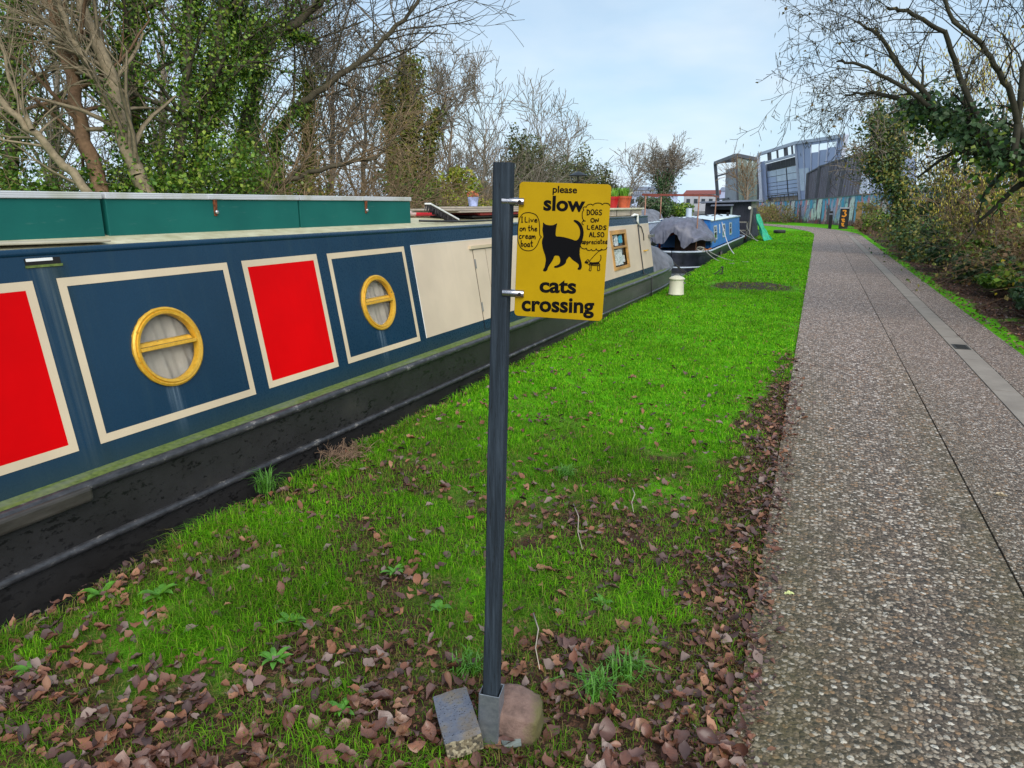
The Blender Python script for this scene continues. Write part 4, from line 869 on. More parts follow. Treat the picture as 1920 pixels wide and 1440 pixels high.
# dark stern shelter contents
m_dwood = simple('dark_brown_wood', (.055, .022, .010), .6, 0, .4, 7, vec=(1, 1, .3))
m = MB(); m.box(-.15, .78, 1.30, 1.36, .52, 1.02); m.build('stern_panel', m_dwood, bb)
MB().tube([(-.55, .95, .53), (-.55, .95, .86), (-.45, .95, .95), (-.1, .9, 1.05)], .035, 10).build('tiller', simple('tiller_red', (.30, .03, .025), .5), bb, True)
# tarpaulin draped over the stern frame
def tarp(u, v_):
    a = (v_ - .5) * 2; y = -.15 + 2.35 * u; wdt = .98 * min(1., .62 + .9 * u)
    ridge = 1.50 - .10 * (1 - u) ** 2
    gap = math.exp(-((a + .05) / .38) ** 2) * (1 - u) ** 1.2
    bot = .80 + .10 * math.sin(a * 7 + 1) * (1 - u) + .28 * gap - .05 * u
    e = abs(a); z = ridge - (ridge - bot) * max(0, (e - .42) / .58) ** 1.3 if u > .22 else None
    if z is None:
        q = u / .22; top = ridge - (ridge - bot) * max(0, (e - .42) / .58) ** 1.3; z = (bot - .05) + (top - bot + .05) * q ** .55; y = -.02 + .34 * q - .12 * math.sin(q * math.pi)
    wr = .030 * math.sin(u * 9 + 6 * a) * math.sin(5 * a + 1.3 + u * 5) + .018 * math.sin(u * 23 - a * 15) + .010 * math.sin(41 * a + 13 * u)
    return (wdt * math.copysign(min(1, e * 1.08), a) + wr * .6, y + wr * .5, z + wr)
tp = MB().grid(tarp, 44, 60).build('tarpaulin', simple('blue_grey_tarp', (.115, .118, .160), .48, 0, .3, 6), None, True); tp.location = (-3.86, 20.9, WATER); tag(tp, 'crumpled blue-grey tarpaulin draped over the stern of the blue boat', 'tarpaulin')
# rusty awning frame
fr = thing('awning_frame', 'rusty red tubular awning frame standing over the grey tarpaulin', 'frame', (-3.86, 20.9, WATER)); m_rust = simple('rust_red_paint', (.20, .045, .030), .65, 0, .3, 9); m_rustp = simple('rusty_tube', (.30, .15, .10), .7, 0, .3, 20)
m = MB(); m.beam((-1.05, .5, 2.19), (.98, .5, 2.155), .035, .06); m.build('top_rail', m_rust, fr); m = MB(); m.beam((.98, .5, 2.155), (.90, 2.6, 2.14), .035, .05); m.build('top_rail', m_rust, fr); m = MB(); m.beam((-1.05, .5, 2.19), (-1.0, 2.6, 2.15), .035, .05); m.build('top_rail', m_rust, fr)
for x, y in ((-.95, .5), (.62, .5), (.84, 2.55), (-.90, 2.55)): MB().tube([(x, y, .50 if abs(y) < 1 else 1.4), (x, y, 2.15)], .019, 8).build('upright', m_rustp, fr, True)
# coil of rope on the stern corner
t = thing('rope_coil', 'tangled coil of pale and orange rope on the blue boat stern corner', 'rope', (-3.05, 21.55, WATER + .56)); rg = random.Random(4)
for k in range(5):
    c_ = Vector((rg.uniform(-.12, .12), rg.uniform(-.1, .1), .02 + .02 * k)); r_ = rg.uniform(.08, .15)
    MB().tube([c_ + Vector((r_ * math.cos(a), r_ * .8 * math.sin(a), .03 * math.sin(2 * a + k))) for a in [2 * math.pi * j / 14 for j in range(15)]], .013, 6, False).build('rope_loop', simple('orange_rope', (.42, .17, .07), .9) if k == 2 else m_rope, t, True)
rope('slack pale mooring rope from the blue boat stern to the grass, nearer the bin', (-3.0, 21.6, .22), (-1.95, 19.7, .01), .12, m_rope); rope('pale mooring rope from the blue boat stern reaching farther up the grass', (-2.95, 21.7, .22), (-1.65, 20.4, .01), .10, m_rope)
rope('long white mooring rope from the blue cabin roof down to the grass', (-3.0, 25.2, .95), (-2.35, 23.6, .0), .16, simple('white_rope', (.5, .5, .52), .8), .016)
t = thing('boat_fender', 'small black fender hanging at the blue boat side', 'fender', (-2.84, 24.2, -.25)); MB().lathe([(.02, 0), (.07, .04), (.08, .15), (.06, .26), (.02, .32)], 12).build('fender_body', m_cable, t, True); MB().tube([(0, 0, .3), (-.03, .02, .48)], .01, 6).build('lanyard', m_drope, t)

# ------------------------------------------------------------------ dark timber boat with shed cabin, green net
db = thing('work_boat', 'dark boat with a boxy black shed cabin and overhanging slate-grey roof', 'boat', (-3.95, 35.0, WATER)); m_dk = simple('shed_dark_navy', (.018, .020, .034), .5, 0, .3, 4); m_grb = simple('weathered_grey_board', (.21, .20, .18), .8, 0, .4, 6, .2, vec=(1, 1, .3))
m, pts = hull_mesh(-1.4, 8.0, 1.12, .55, -.4, .5, 2.); m.build('hull', m_hull2, db, True, 35)
m = MB(); m.box(-1.05, 1.05, -1.2, 6., .40, .52); m.build('deck', m_dwood, db)
for k in range(7):
    x0 = .12 + k * .132; m = MB(); m.box(x0, x0 + .127, .0, .05, .52, 2.0 + .03 * k * .3); m.build('wall_board', m_dk, db)
m = MB(); m.box(-1.02, -.50, .0, .05, .52, 1.98); m.build('wall_panel', m_dk, db); m = MB(); m.box(-.50, .12, .25, .30, .52, 1.98); m.build('doorway_back', m_black, db); m = MB(); m.box(-.50, .12, -.01, .04, 1.66, 1.98); m.build('door_head', m_dk, db)
for k in range(6):
    y0 = .06 + k * .5; m = MB(); m.box(1.02, 1.06, y0, y0 + .49, .52, 2.05 + .0); m.build('side_board', m_grb, db)
m = MB(); m.box(-1.04, -1.0, .05, 3., .52, 2.0); m.build('side_wall', m_dk, db); m = MB(); m.box(-1., 1.02, 3., 3.05, .52, 2.0); m.build('rear_wall', m_dk, db)
m_slate = simple('slate_roof', (.15, .17, .23), .45, 0, .2, 5)
m = MB(); m.slab([(-1.35, -.35, 2.02), (1.32, -.35, 2.10), (1.32, 3.3, 2.14), (-1.35, 3.3, 2.06)], .06); m.build('roof', m_slate, db); m = MB(); m.slab([(-.72, -.45, 1.86), (.30, -.45, 1.88), (.30, .05, 1.97), (-.72, .05, 1.95)], .04); m.build('porch_roof', m_slate, db)
MB().tube([(.20, -.25, .55), (.20, -.25, 1.9)], .05, 10).build('porch_post', simple('grey_green_paint', (.20, .24, .23), .6), db, True, 40)
m = MB(); m.beam((1.03, -.95, .52), (1.03, -.95, 1.15), .07); m.build('fence_post', m_grb, db)
for z in (.75, 1.12): m = MB(); m.beam((.0, -.97, z), (1.05, -.97, z), .03, .06); m.build('fence_rail', m_grb, db)
m = MB(); m.slab([(1.10, .4, .45), (1.40, 1.1, .45), (1.16, 1.6, 1.75), (1.07, 1.0, 1.75)], .05); m.build('leaning_board', m_chim, db)
MB().tube([(1.0, -.2, 1.75), (1.02, -.32, 1.75)], .07, 12).build('lamp', m_white, db, True, 40)
def net(u, v_):
    z = 1.12 * (1 - u) ** 1.1 - .02; a = (v_ - .5) * 2; x = .02 + .55 * u ** 1.2; y = a * (.28 + .35 * u)
    wr = .05 * math.sin(v_ * 23 + u * 3) + .03 * math.sin(v_ * 41 - u * 9); return (x + wr * .8, y + .03 * math.sin(u * 12 + v_ * 8), max(z + wr * .3, -.02 + .01 * math.sin(v_ * 40)))
t = MB().grid(net, 20, 40).build('netting', simple('green_netting', (.012, .36, .21), .55, 0, .35, 14), None, True); t.location = (-2.50, 33.6, .02); t.rotation_euler = (0, 0, R(-10)); tag(t, 'bright sea-green netting heaped down from the dark boat onto the grass', 'netting')
t = thing('tyre', 'black car tyre lying flat on the far grass near the path bend', 'tyre', (-1.86, 41.8, 0.)); MB().lathe([(.20, .01), (.25, 0), (.30, .02), (.32, .06), (.32, .12), (.30, .16), (.25, .18), (.20, .17), (.18, .09), (.20, .01)], 28, capb=False, capt=False).build('tyre_tread', simple('tyre_rubber', (.012, .012, .013), .7), t, True, 50)
MB().lathe([(.23, .182), (.27, .184), (.295, .172)], 24, capb=False, capt=False).build('sidewall_ring', simple('dusty_rubber', (.12, .12, .12), .9), t)
for k in range(2): rope(('taut' if k else 'sagging') + ' pale rope from the dark boat fence rail to the bank', (-2.95 - .5 * k, 34.0, .6), (-2.3, 32.4 + .5 * k, .0), .1, m_rope, .014)
# boat moored outside, with covered lumps
ob = thing('moored_boat', 'low white-roofed boat moored outside the blue one, heaped with covered gear', 'boat', (-6.6, 24, WATER)); m, pts = hull_mesh(0, 11, .95, .5, -.4, 1.2, 2.4); m.build('hull', m_hullg, ob, True, 35)
m = MB(); m.box(-.8, .8, 1.6, 9, .5, 1.22); bev(m.build('cabin', m_pale, ob), .05); m = MB(); m.box(-.84, .84, 1.5, 9.1, 1.222, 1.26); m.build('roof', m_roofw, ob)
for k, (y, r_, h_) in enumerate(((3.2, .48, .42), (5.2, .85, .48))):
    m = MB().grid(lambda u, v_: (.75 * (u - .5) * 2 * (1 - .1 * math.sin(v_ * 9)), y + r_ * (v_ - .5) * 2.4, 1.262 + h_ * max(0, math.sin(math.pi * u)) ** .5 * max(0, math.sin(math.pi * v_)) ** .5 * (1 + .12 * math.sin(v_ * 13 + u * 7))), 12, 16); m.build('covered_gear', m_canvas, ob, True)

# ------------------------------------------------------------------ graffiti wall and gate posts
n = NT('graffiti'); v = n.co(); X = n.xyz(v)
w_ = n.n('ShaderNodeVectorMath', operation='ADD'); sc2 = n.n('ShaderNodeVectorMath', operation='SCALE'); n.put(sc2.inputs[0], n.noise(n.co(scale=(1, 1, .35)), 2.2, 3, .6, out='Color')); sc2.inputs['Scale'].default_value = .9
mp = n.co(scale=(1.4, 1., .38)); n.put(w_.inputs[0], mp); n.put(w_.inputs[1], sc2.outputs[0]); wv_ = w_.outputs[0]
c1_ = n.xyz(n.vor(wv_, 2.0, out='Color')); blob = n.noise(n.co(scale=(.5, 1, .4)), .55, 2); e_ = n.vor(wv_, 2.0, 'DISTANCE_TO_EDGE')
cold = n.ramp(c1_[0], [(0, (.04, .22, .58)), (.2, (.07, .45, .74)), (.4, (.38, .68, .78)), (.55, (.78, .79, .80)), (.7, (.04, .38, .60)), (.85, (.35, .60, .42))], 'CONSTANT')
warm = n.ramp(c1_[1], [(0, (.78, .78, .80)), (.25, (.52, .47, .72)), (.45, (.78, .32, .38)), (.6, (.74, .74, .74)), (.75, (.16, .42, .70)), (.9, (.14, .10, .14))], 'CONSTANT')
cc = n.mix(n.ramp(blob, [(.38, 0.), (.46, 1.)]), cold, warm); cc = n.mix(n.ramp(e_, [(.02, .7), (.05, 0.)]), cc, (.05, .05, .10))
zr = n.math('ADD', X[2], n.math('MULTIPLY', n.math('SUBTRACT', n.noise(v, 2.3, 4), .5), .9))
cc = n.mix(n.ramp(n.math('MULTIPLY', n.math('SUBTRACT', zr, 1.60), 2.2), [(.5, 0.), (.8, .55)]), cc, (.04, .28, .46)); cc = n.mix(n.ramp(zr, [(.28, .85), (.45, 0.)]), cc, n.ramp(c1_[2], [(.3, (.06, .03, .04)), (.7, (.35, .08, .11))]))
m_graf = n.fin(cc, .7)
m_bwall = simple('dirty_brick_wall', (.20, .17, .16), .85, 0, .5, 4)
wl = thing('graffiti_wall', 'long low wall covered in blue, pink and white graffiti along the path bend', 'wall')
Wp = [((-11.5, 82), 1.7), ((-5.2, 71), 1.72), ((-3.4, 67.2), 1.75), ((-1.3, 62.8), 1.85), ((.9, 58.0), 2.0), ((2.7, 53.5), 2.15), ((4.3, 49.0), 2.25), ((6.2, 43.5), 2.35)]
for i, ((a, za), (b, zb_)) in enumerate(zip(Wp[:-1], Wp[1:])):
    A2, B2 = Vector((*a, 0)), Vector((*b, 0)); L = (B2 - A2).length; o = MB().hexa([(0, 0, -.1), (L - .02, 0, -.1), (L - .02, .22, -.1), (0, .22, -.1), (0, 0, za), (L - .02, 0, zb_), (L - .02, .22, zb_), (0, .22, za)]).build('wall_bay', m_bwall if i < 1 else m_graf, wl)
    o.location = A2; o.rotation_euler = (0, 0, math.atan2(B2.y - A2.y, B2.x - A2.x))
    k = MB(); k.beam((0, .11, za + .035), (L - .02, .11, zb_ + .035), .27, .07); c_ = k.build('coping', simple('coping_stone', (.16, .18, .20), .8), wl); c_.location = A2; c_.rotation_euler = o.rotation_euler
gp = Vector((1.55, 50.2, 0)); t = thing('gate_post', 'thick black gate post sprayed with an orange tag, beside the path bend', 'post', gp, R(-10)); m = MB(); m.box(-.24, .24, -.2, .2, 0, 1.28); m.build('pillar', simple('black_paint', (.010, .009, .011), .6), t); m = MB(); m.box(-.28, .28, -.24, .24, 1.281, 1.36); m.build('cap', simple('grey_cap', (.30, .31, .36), .7), t)
m_or = simple('orange_spray', (.72, .26, .015), .6); ms = MB()
for pts_ in ([(-.1, 1.15), (.12, 1.18), (.02, 1.0), (.15, .9), (.02, .78), (-.12, .84)], [(-.12, .62), (.1, .64), (-.1, .52), (.1, .48)], [(-.1, .36), (.08, .38), (-.08, .26), (.08, .2)]):
    pc = chaikin([(x, z) for x, z in pts_], 2); k0 = len(ms.v)
    for i, p in enumerate(pc):
        q = pc[min(i + 1, len(pc) - 1)]; r2 = pc[max(i - 1, 0)]; d = Vector((q[0] - r2[0], q[1] - r2[1])).normalized() * .04; ms.v += [(p[0] - d.y, -.203, p[1] + d.x), (p[0] + d.y, -.203, p[1] - d.x)]
    for i in range(len(pc) - 1): ms.f.append((k0 + 2 * i, k0 + 2 * i + 1, k0 + 2 * i + 3, k0 + 2 * i + 2))
ms.build('spray_tag', m_or, t)
t = thing('bollard', 'slim dark steel bollard in front of the graffiti wall', 'bollard', (.78, 50.6, 0)); m = MB(); m.box(-.1, .1, -.1, .1, 0, 1.12); bev(m.build('bollard_body', m_chim, t), .01); m = MB(); m.box(-.115, .115, -.115, .115, .9, .98); m.build('collar', m_slate, t)
t = thing('rusty_post', 'rusty brown square post between the tagged gate post and the hedge', 'post', (2.35, 49.9, 0)); m = MB(); m.box(-.16, .16, -.16, .16, 0, 1.65); m.build('post_body', simple('ochre_rust', (.22, .13, .05), .8, 0, .5, 5), t); m = MB(); m.box(-.18, .18, -.18, .18, 1.651, 1.7); m.build('cap', m_rustp, t)

# ------------------------------------------------------------------ the angular grey building
bl = thing('office_building', 'angular grey and glass building with tilted steel frames beyond the wall', 'building', (0, 90, 0)); O = Vector((0, 90, 0))
def A(px_, py2, Y): return atY(px_, py2, Y) - O
m_fr = simple('steel_frame_grey', (.44, .48, .58), .5, .1, .1, 2); m_pan = simple('pale_blue_panel', (.52, .61, .82), .5, 0, .07, .5); m_pan2 = simple('blue_grey_mesh', (.40, .46, .66), .6, 0, .10, .4); m_lg = simple('pale_glazing', (.70, .79, .94), .25, 0, .1, .6); m_dw = simple('dark_louvre', (.06, .065, .08), .4, 0, .2, 2); m_tan = simple('tan_render', (.40, .33, .27), .8); m_cg = simple('cage_concrete', (.38, .39, .42), .8, 0, .15, .8)
m_gm = simple('green_mesh', (.16, .21, .19), .6, 0, .2, 1)
YL, YM, YR_ = 104, 97, 86
def lerp2(tl, tr, br, bl_, u, v_): return (tl.lerp(tr, u)).lerp(bl_.lerp(br, u), v_)
F1 = [A(1422, 290, YL), A(1492, 268, YM), A(1502, 400, YM), A(1429, 400, YL)]
def p1(u, v_, off=0.): p = lerp2(*F1, u, v_); return p + Vector((0, off, 0))
def panel(u0, u1, v0, v1, mat, name, off=.0, th=.25, fn=p1, gap=.004):
    m = MB(); m.slab([fn(u0 + gap, v1 - gap, off), fn(u1 - gap, v1 - gap, off), fn(u1 - gap, v0 + gap, off), fn(u0 + gap, v0 + gap, off)], th, (0, -1, 0)); return m.build(name, mat, bl)
for u in np.linspace(.2, .95, 7)[:-1]: panel(u, u + .125, .18, .29, m_dw, 'louvre', 1.5)
for u in (.18, .44, .72): panel(u, u + (.26 if u < .7 else .24), .30, .40, m_lg, 'glazing', 1.5); panel(u, u + (.26 if u < .7 else .24), .40, .50, m_lg if u > .4 else m_pan, 'glazing', 1.5)
for v0 in (.50, .56, .62, .68):
    for u in (.18, .44, .72): panel(u, u + (.26 if u < .7 else .24), v0, v0 + .06, m_pan, 'cladding_panel', 1.5)
panel(.15, .97, .74, 1., m_tan, 'base_wall', 1.8)
for k in range(8): m = MB(); u = .18 + k * .11; m.beam(p1(u, .70, .6), p1(u, .90, .6), .09); m.build('railing_post', m_dw, bl)
m = MB(); m.beam(p1(.16, .715, .6), p1(.98, .70, .6), .12); m.build('railing', m_dw, bl)
panel(.0, .17, .12, 1., m_pan2, 'side_return', .8)
for a, b, w2 in (((0, 0), (1, 0), .36), ((0, 0), (0, 1), .36), ((1, 0), (1, 1), .36), ((.17, .16), (1, .16), .26)): m = MB(); m.beam(p1(*a), p1(*b), w2); m.build('frame_beam', m_fr, bl)
for u in (.3, .52, .74, .9): m = MB(); m.beam(p1(u, .0, .5), p1(u, .16, .5), .5 if u in (.3, .74) else .25); m.build('frame_post', m_dw, bl)
F2 = [A(1492, 268, YM), A(1588, 254, YR_), A(1560, 400, YR_), A(1503, 400, YM)]
def p2(u, v_, off=0.): p = lerp2(*F2, u, v_); return p + Vector((0, off, 0))
us = [0, .16, .33, .50, .67, .84, 1.]
for k in range(6):
    u0, u1 = us[k], us[k + 1]
    if k in (2, 3, 4): panel(u0, u1, 0, .06, m_pan2, 'mesh_panel', 0, .15, p2); panel(u0, u1, .20 - .02 * k, 1., m_pan2, 'mesh_panel', 0, .15, p2)
    else: panel(u0, u1, 0, 1., m_pan2, 'mesh_panel', 0, .15, p2)
    m = MB(); m.beam(p2(u0 + .002, 0, -.2), p2(u0 + .002, 1, -.2), .12); m.build('mullion', m_fr, bl)
m = MB(); m.beam(p2(0, 0), p2(1, 0), .36); m.build('frame_beam', m_fr, bl); m = MB(); m.beam(p2(1, 0), p2(1, 1), .4); m.build('frame_beam', m_fr, bl)
panel(.02, .28, .36, .68, m_lg, 'glazing', -.08, .05, p2)
F3 = [A(1548, 312, 106), A(1720, 292, 98), A(1720, 400, 98), A(1548, 400, 106)]
def p3(u, v_, off=0.): p = lerp2(*F3, u, v_); return p + Vector((0, off, 0))
for k in range(6): panel(k / 6, (k + 1) / 6, 0, 1., m_pan if k % 2 else m_lg, 'cladding_panel', .6, .3, p3)
# roof slab behind the frames so the block has depth
m = MB(); m.hexa([p1(.1, 1, 2.2), p1(1, 1, 2.2), p2(1, 1, 2.0), p2(1, 1, 14), p1(.1, .17, 2.2), p1(1, .17, 2.2), p2(1, .2, 2.0), p2(1, .2, 14)]); m.build('core', m_cg, bl)
# open steel cage
C1, C2, C3 = A(1341, 306, 112), A(1381, 291, 104), A(1421, 299, 108)
D1, D2, D3 = A(1348, 400, 112), A(1384, 400, 104), A(1421, 400, 108)
for a, b, w2 in ((C1, C2, .45), (C2, C3, .45), (C1, D1, .45), (C3, D3, .35), (C2, D2, .25)): m = MB(); m.beam(a, b, w2); m.build('cage_beam', m_dw, bl)
for q in (.26, .72): m = MB(); m.beam(C1.lerp(D1, q), C2.lerp(D2, q) * .55 + C1.lerp(D1, q) * .45, .2); m.build('cage_beam', m_dw, bl)
for k in range(4): m = MB(); m.beam(C1.lerp(C2, k / 4), C3.lerp(C2, .5 * k / 4) , .18); m.build('roof_joist', m_dw, bl)
def quadp(a, b, c_, d_, mat, name, th=.3): m = MB(); m.slab([a, b, c_, d_], th, (0, -1, 0)); return m.build(name, mat, bl)
b1, b2, b3 = A(1358, 400, 110), A(1383, 400, 105.5), A(1421, 400, 109); t1, t2, t3 = A(1361, 318, 110), A(1382, 312, 105.5), A(1421, 310, 109)
quadp(b1, b2, t2, t1, m_cg, 'concrete_wall'); quadp(b2, b3, t3, t2, m_cg, 'concrete_wall')
for k in range(4):
    u0, u1 = k / 4 + .01, (k + 1) / 4 - .01; quadp(D2.lerp(D3, u0), D2.lerp(D3, u1), C2.lerp(C3, u1).lerp(D2.lerp(D3, u1), .03), C2.lerp(C3, u0).lerp(D2.lerp(D3, u0), .03), m_gm, 'mesh_screen', .05)
# timber screen in front
ts = thing('timber_screen', 'tall stepped screen of dark weathered timber boards in front of the grey building', 'screen', (0, 74, 0)); O2 = Vector((0, 74, 0)); m_tb = simple('dark_timber_board', (.175, .155, .175), .8, 0, .4, 3, 0, vec=(3, 3, .4))
tops = [(1513, 326, 80), (1535, 313, 78), (1557, 305, 76), (1584, 297, 74), (1622, 284, 71)]; bots = [(1511, 396), (1527, 396), (1546, 396), (1568, 396), (1606, 396)]
for i in range(4):
    (ax, ay, aY), (bx_, by_, bY) = tops[i], tops[i + 1]; nb = 7
    ta, tb = atY(ax + 1.5, ay, aY) - O2, atY(bx_, by_ + 2, bY) - O2; ba_, bb2 = atY(*bots[i], aY) - O2, atY(*bots[i + 1], bY) - O2
    for k in range(nb):
        u0, u1 = k / nb + .003, (k + 1) / nb - .003; m = MB(); m.slab([ba_.lerp(bb2, u0), ba_.lerp(bb2, u1), ta.lerp(tb, u1), ta.lerp(tb, u0)], .06, (0, -1, 0)); m.build('board', m_tb, ts)
    m = MB(); m.beam(ta + Vector((0, -.12, .05)), ba_ + Vector((0, -.12, 0)), .28); m.build('support_post', m_dw, ts); m = MB(); m.beam(ta + Vector((0, -.1, .05)), tb + Vector((0, -.1, .05)), .12); m.build('top_rail', m_dw, ts)
# street lamp and low far buildings
t = thing('street_lamp', 'tall thin street lamp with one arm, far beyond the boats', 'street lamp', (-23, 118, 0), 0); MB().tube([(0, 0, 0), (0, 0, 3.9), (-.1, 0, 4.1), (-.9, 0, 4.15)], [.09, .06, .05, .05], 8).build('mast', m_fr, t, True); m = MB(); m.box(-1.5, -.85, -.15, .15, 4.1, 4.22); m.build('lamp_head', m_fr, t)
rg = random.Random(2)
for k, (x, y, wd, h_, mt, lab) in enumerate(((-33, 150, 9, 3.3, m_pan, 'low pale blue warehouse far along the canal'), (-24, 160, 7, 3.7, m_cg, 'far grey concrete block behind the rusty awning frame'), (-16.5, 165, 8, 4.4, m_pan2, 'far blue-grey shed next to the steel cage'), (-40, 170, 10, 4.8, m_cg, 'wide far grey building half behind the ivy tree'))):
    t = thing('far_building', lab, 'building', (x, y, 0)); m = MB(); m.box(-wd / 2, wd / 2, 0, 8, 0, h_); m.build('walls', mt, t); m = MB(); m.hexa([(-wd / 2 - .2, -.2, h_ + .01), (wd / 2 + .2, -.2, h_ + .01), (wd / 2 + .2, 8.2, h_ + .01), (-wd / 2 - .2, 8.2, h_ + .01), (-wd / 2 - .2, 3.9, h_ + .9), (wd / 2 + .2, 3.9, h_ + .9), (wd / 2 + .2, 4.1, h_ + .9), (-wd / 2 - .2, 4.1, h_ + .9)]); m.build('roof', m_slate if k != 1 else m_rust, t)
    for j in range(int(wd / 1.6)): m = MB(); x0 = -wd / 2 + .6 + j * 1.6; m.box(x0, x0 + .8, -.03, .05, 1.7, 2.7); m.build('window', m_dglass, t)
# ------------------------------------------------------------------ trees and shrubs
def bark(name, c, var=.4):
    n = NT(name); v = n.pos(); f = n.noise(v, 9, 5, .7); f2 = n.noise(v, 1.3, 3)
    cc = n.mix(n.math('MULTIPLY', f2, .35), n.ramp(f, [(.3, tuple(k * (1 - var) for k in c)), (.7, tuple(k * (1 + var) for k in c))]), (.10, .11, .05)); n.bump(f, .4, .02); return n.fin(cc, .9, spec=.15)
m_bark_red = bark('bark_reddish', (.20, .115, .07)); m_bark_pale = bark('bark_pale', (.25, .195, .13)); m_bark_black = bark('bark_hazel_backlit', (.034, .029, .026)); m_bark_dark = bark('bark_dark', (.075, .060, .045)); m_bark_grey = bark('bark_grey', (.24, .195, .165)); m_twig_br = bark('twig_brown', (.29, .195, .12))  # hazel bark colour is darkened to stand in for its backlit silhouette
def leafmat(name, rough=.5, tr=.25, sp=.35):
    n = NT(name); a = n.attr(); b = n.b; n.put(b.inputs['Base Color'], a); b.inputs['Roughness'].default_value = rough; b.inputs['Specular IOR Level'].default_value = sp
    t = n.n('ShaderNodeBsdfTranslucent'); n.put(t.inputs[0], a); mx_ = n.n('ShaderNodeMixShader'); mx_.inputs[0].default_value = tr
    n.t.links.new(b.outputs[0], mx_.inputs[1]); n.t.links.new(t.outputs[0], mx_.inputs[2]); n.t.links.new(mx_.outputs[0], n.out.inputs[0]); return n.m
m_leaf = leafmat('ivy_leaf', .42, .22); m_grass = leafmat('grass_blade', .7, .35, .12); m_dead = leafmat('dead_leaf', .55, .1); m_catkin = leafmat('catkin', .8, .1)
IVY = np.array([(.035, .090, .010), (.065, .145, .014), (.105, .205, .018), (.15, .26, .025), (.22, .29, .035)]); OLIVE = np.array([(.09, .12, .018), (.15, .17, .025), (.21, .20, .035), (.26, .20, .05), (.12, .17, .03)])
YEL = np.array([(.16, .24, .02), (.24, .30, .02), (.32, .33, .025), (.20, .28, .03), (.40, .36, .04)]); DARK = np.array([(.018, .050, .018), (.030, .072, .024), (.05, .105, .032), (.07, .125, .045), (.10, .15, .07)]); BRN = np.array([(.13, .075, .03), (.20, .11, .05), (.16, .10, .05), (.10, .06, .03)])

def rvec(rg): return Vector((rg.gauss(0, 1), rg.gauss(0, 1), rg.gauss(0, 1))).normalized()
def grow(S, tips, p, d, L, r, lev, rg, upb=.05, wan=.18, spread=(.45, .95), kids=2.6, kl=(.35, .65), step=.35, rmin=.004):
    n_ = max(2, min(9, int(L / step + .5))); st = L / n_
    for i in range(n_):
        d = (d + rvec(rg) * wan + Vector((0, 0, upb))).normalized(); q = p + d * st; r2 = max(rmin, r * (1 - .62 / n_)) if i < n_ - 1 else max(rmin, r * .6)
        S.append((*p, *q, r, r2)); p = q; r = r2
        if lev > 0 and (i > 0 or n_ < 4):
            k = int(kids / n_ * 1.6 + rg.random())
            for _ in range(k):
                ax = d.cross(rvec(rg)).normalized(); a = rg.uniform(*spread); dd = (d * math.cos(a) + ax * math.sin(a)).normalized()
                grow(S, tips, p, dd, L * rg.uniform(*kl), max(rmin, r * rg.uniform(.45, .7)), lev - 1, rg, upb, wan * 1.1, spread, kids, kl, step, rmin)
    tips.append((*p, *d))
def segmesh(name, S, mat, parent, sides=4):
    if not len(S): return None
    S = np.array(S); a, b, r0, r1 = S[:, :3], S[:, 3:6], S[:, 6], S[:, 7]; d = b - a; ln = np.linalg.norm(d, axis=1, keepdims=True); d = d / np.maximum(ln, 1e-6); b = b + d * np.minimum(r1[:, None] * .8, .05)
    ref = np.tile([0., 0, 1], (len(S), 1)); ref[np.abs(d[:, 2]) > .9] = (1, 0, 0); x = np.cross(d, ref); x /= np.linalg.norm(x, axis=1, keepdims=True); y = np.cross(x, d)
    an = np.arange(sides) * 2 * np.pi / sides; ring = x[:, None] * np.cos(an)[None, :, None] + y[:, None] * np.sin(an)[None, :, None]
    V = np.concatenate([a[:, None] + ring * r0[:, None, None], b[:, None] + ring * r1[:, None, None]], 1); k = np.arange(sides); kn = (k + 1) % sides
    f = np.stack([k, kn, kn + sides, k + sides], -1)[None] + (np.arange(len(S)) * 2 * sides)[:, None, None]
    return npmesh(name, V.reshape(-1, 3), f.reshape(-1, 4), mat, parent, smooth=True)
def leafmesh(name, P, size, pal, mat, parent, rs, outdir=None, droop=.3, asp=.75, fold=.25):
    P = np.asarray(P, float); N = len(P)
    if not N: return None
    nrm = rs.normal(size=(N, 3)); nrm[:, 2] += .5
    if outdir is not None: nrm += np.asarray(outdir) * 1.3
    nrm /= np.linalg.norm(nrm, axis=1, keepdims=True); t = rs.normal(size=(N, 3)); t[:, 2] -= droop; t -= nrm * np.sum(t * nrm, 1, keepdims=True); t /= np.linalg.norm(t, axis=1, keepdims=True); s = np.cross(nrm, t)
    sz = (size * rs.uniform(.6, 1.35, N))[:, None]; base = P - t * sz * .5; tip = P + t * sz * .5; l = P - t * sz * .08 + s * sz * .5 * asp + nrm * sz * fold * .5; r_ = P - t * sz * .08 - s * sz * .5 * asp + nrm * sz * fold * .5
    V = np.stack([base, r_, tip, l], 1).reshape(-1, 3); i = np.arange(N) * 4; F_ = np.concatenate([np.stack([i, i + 1, i + 2], -1), np.stack([i, i + 2, i + 3], -1)])
    c = pal[rs.integers(0, len(pal), N)] * rs.uniform(.75, 1.3, (N, 1)); return npmesh(name, V, F_, mat, parent, np.repeat(c, 4, 0))
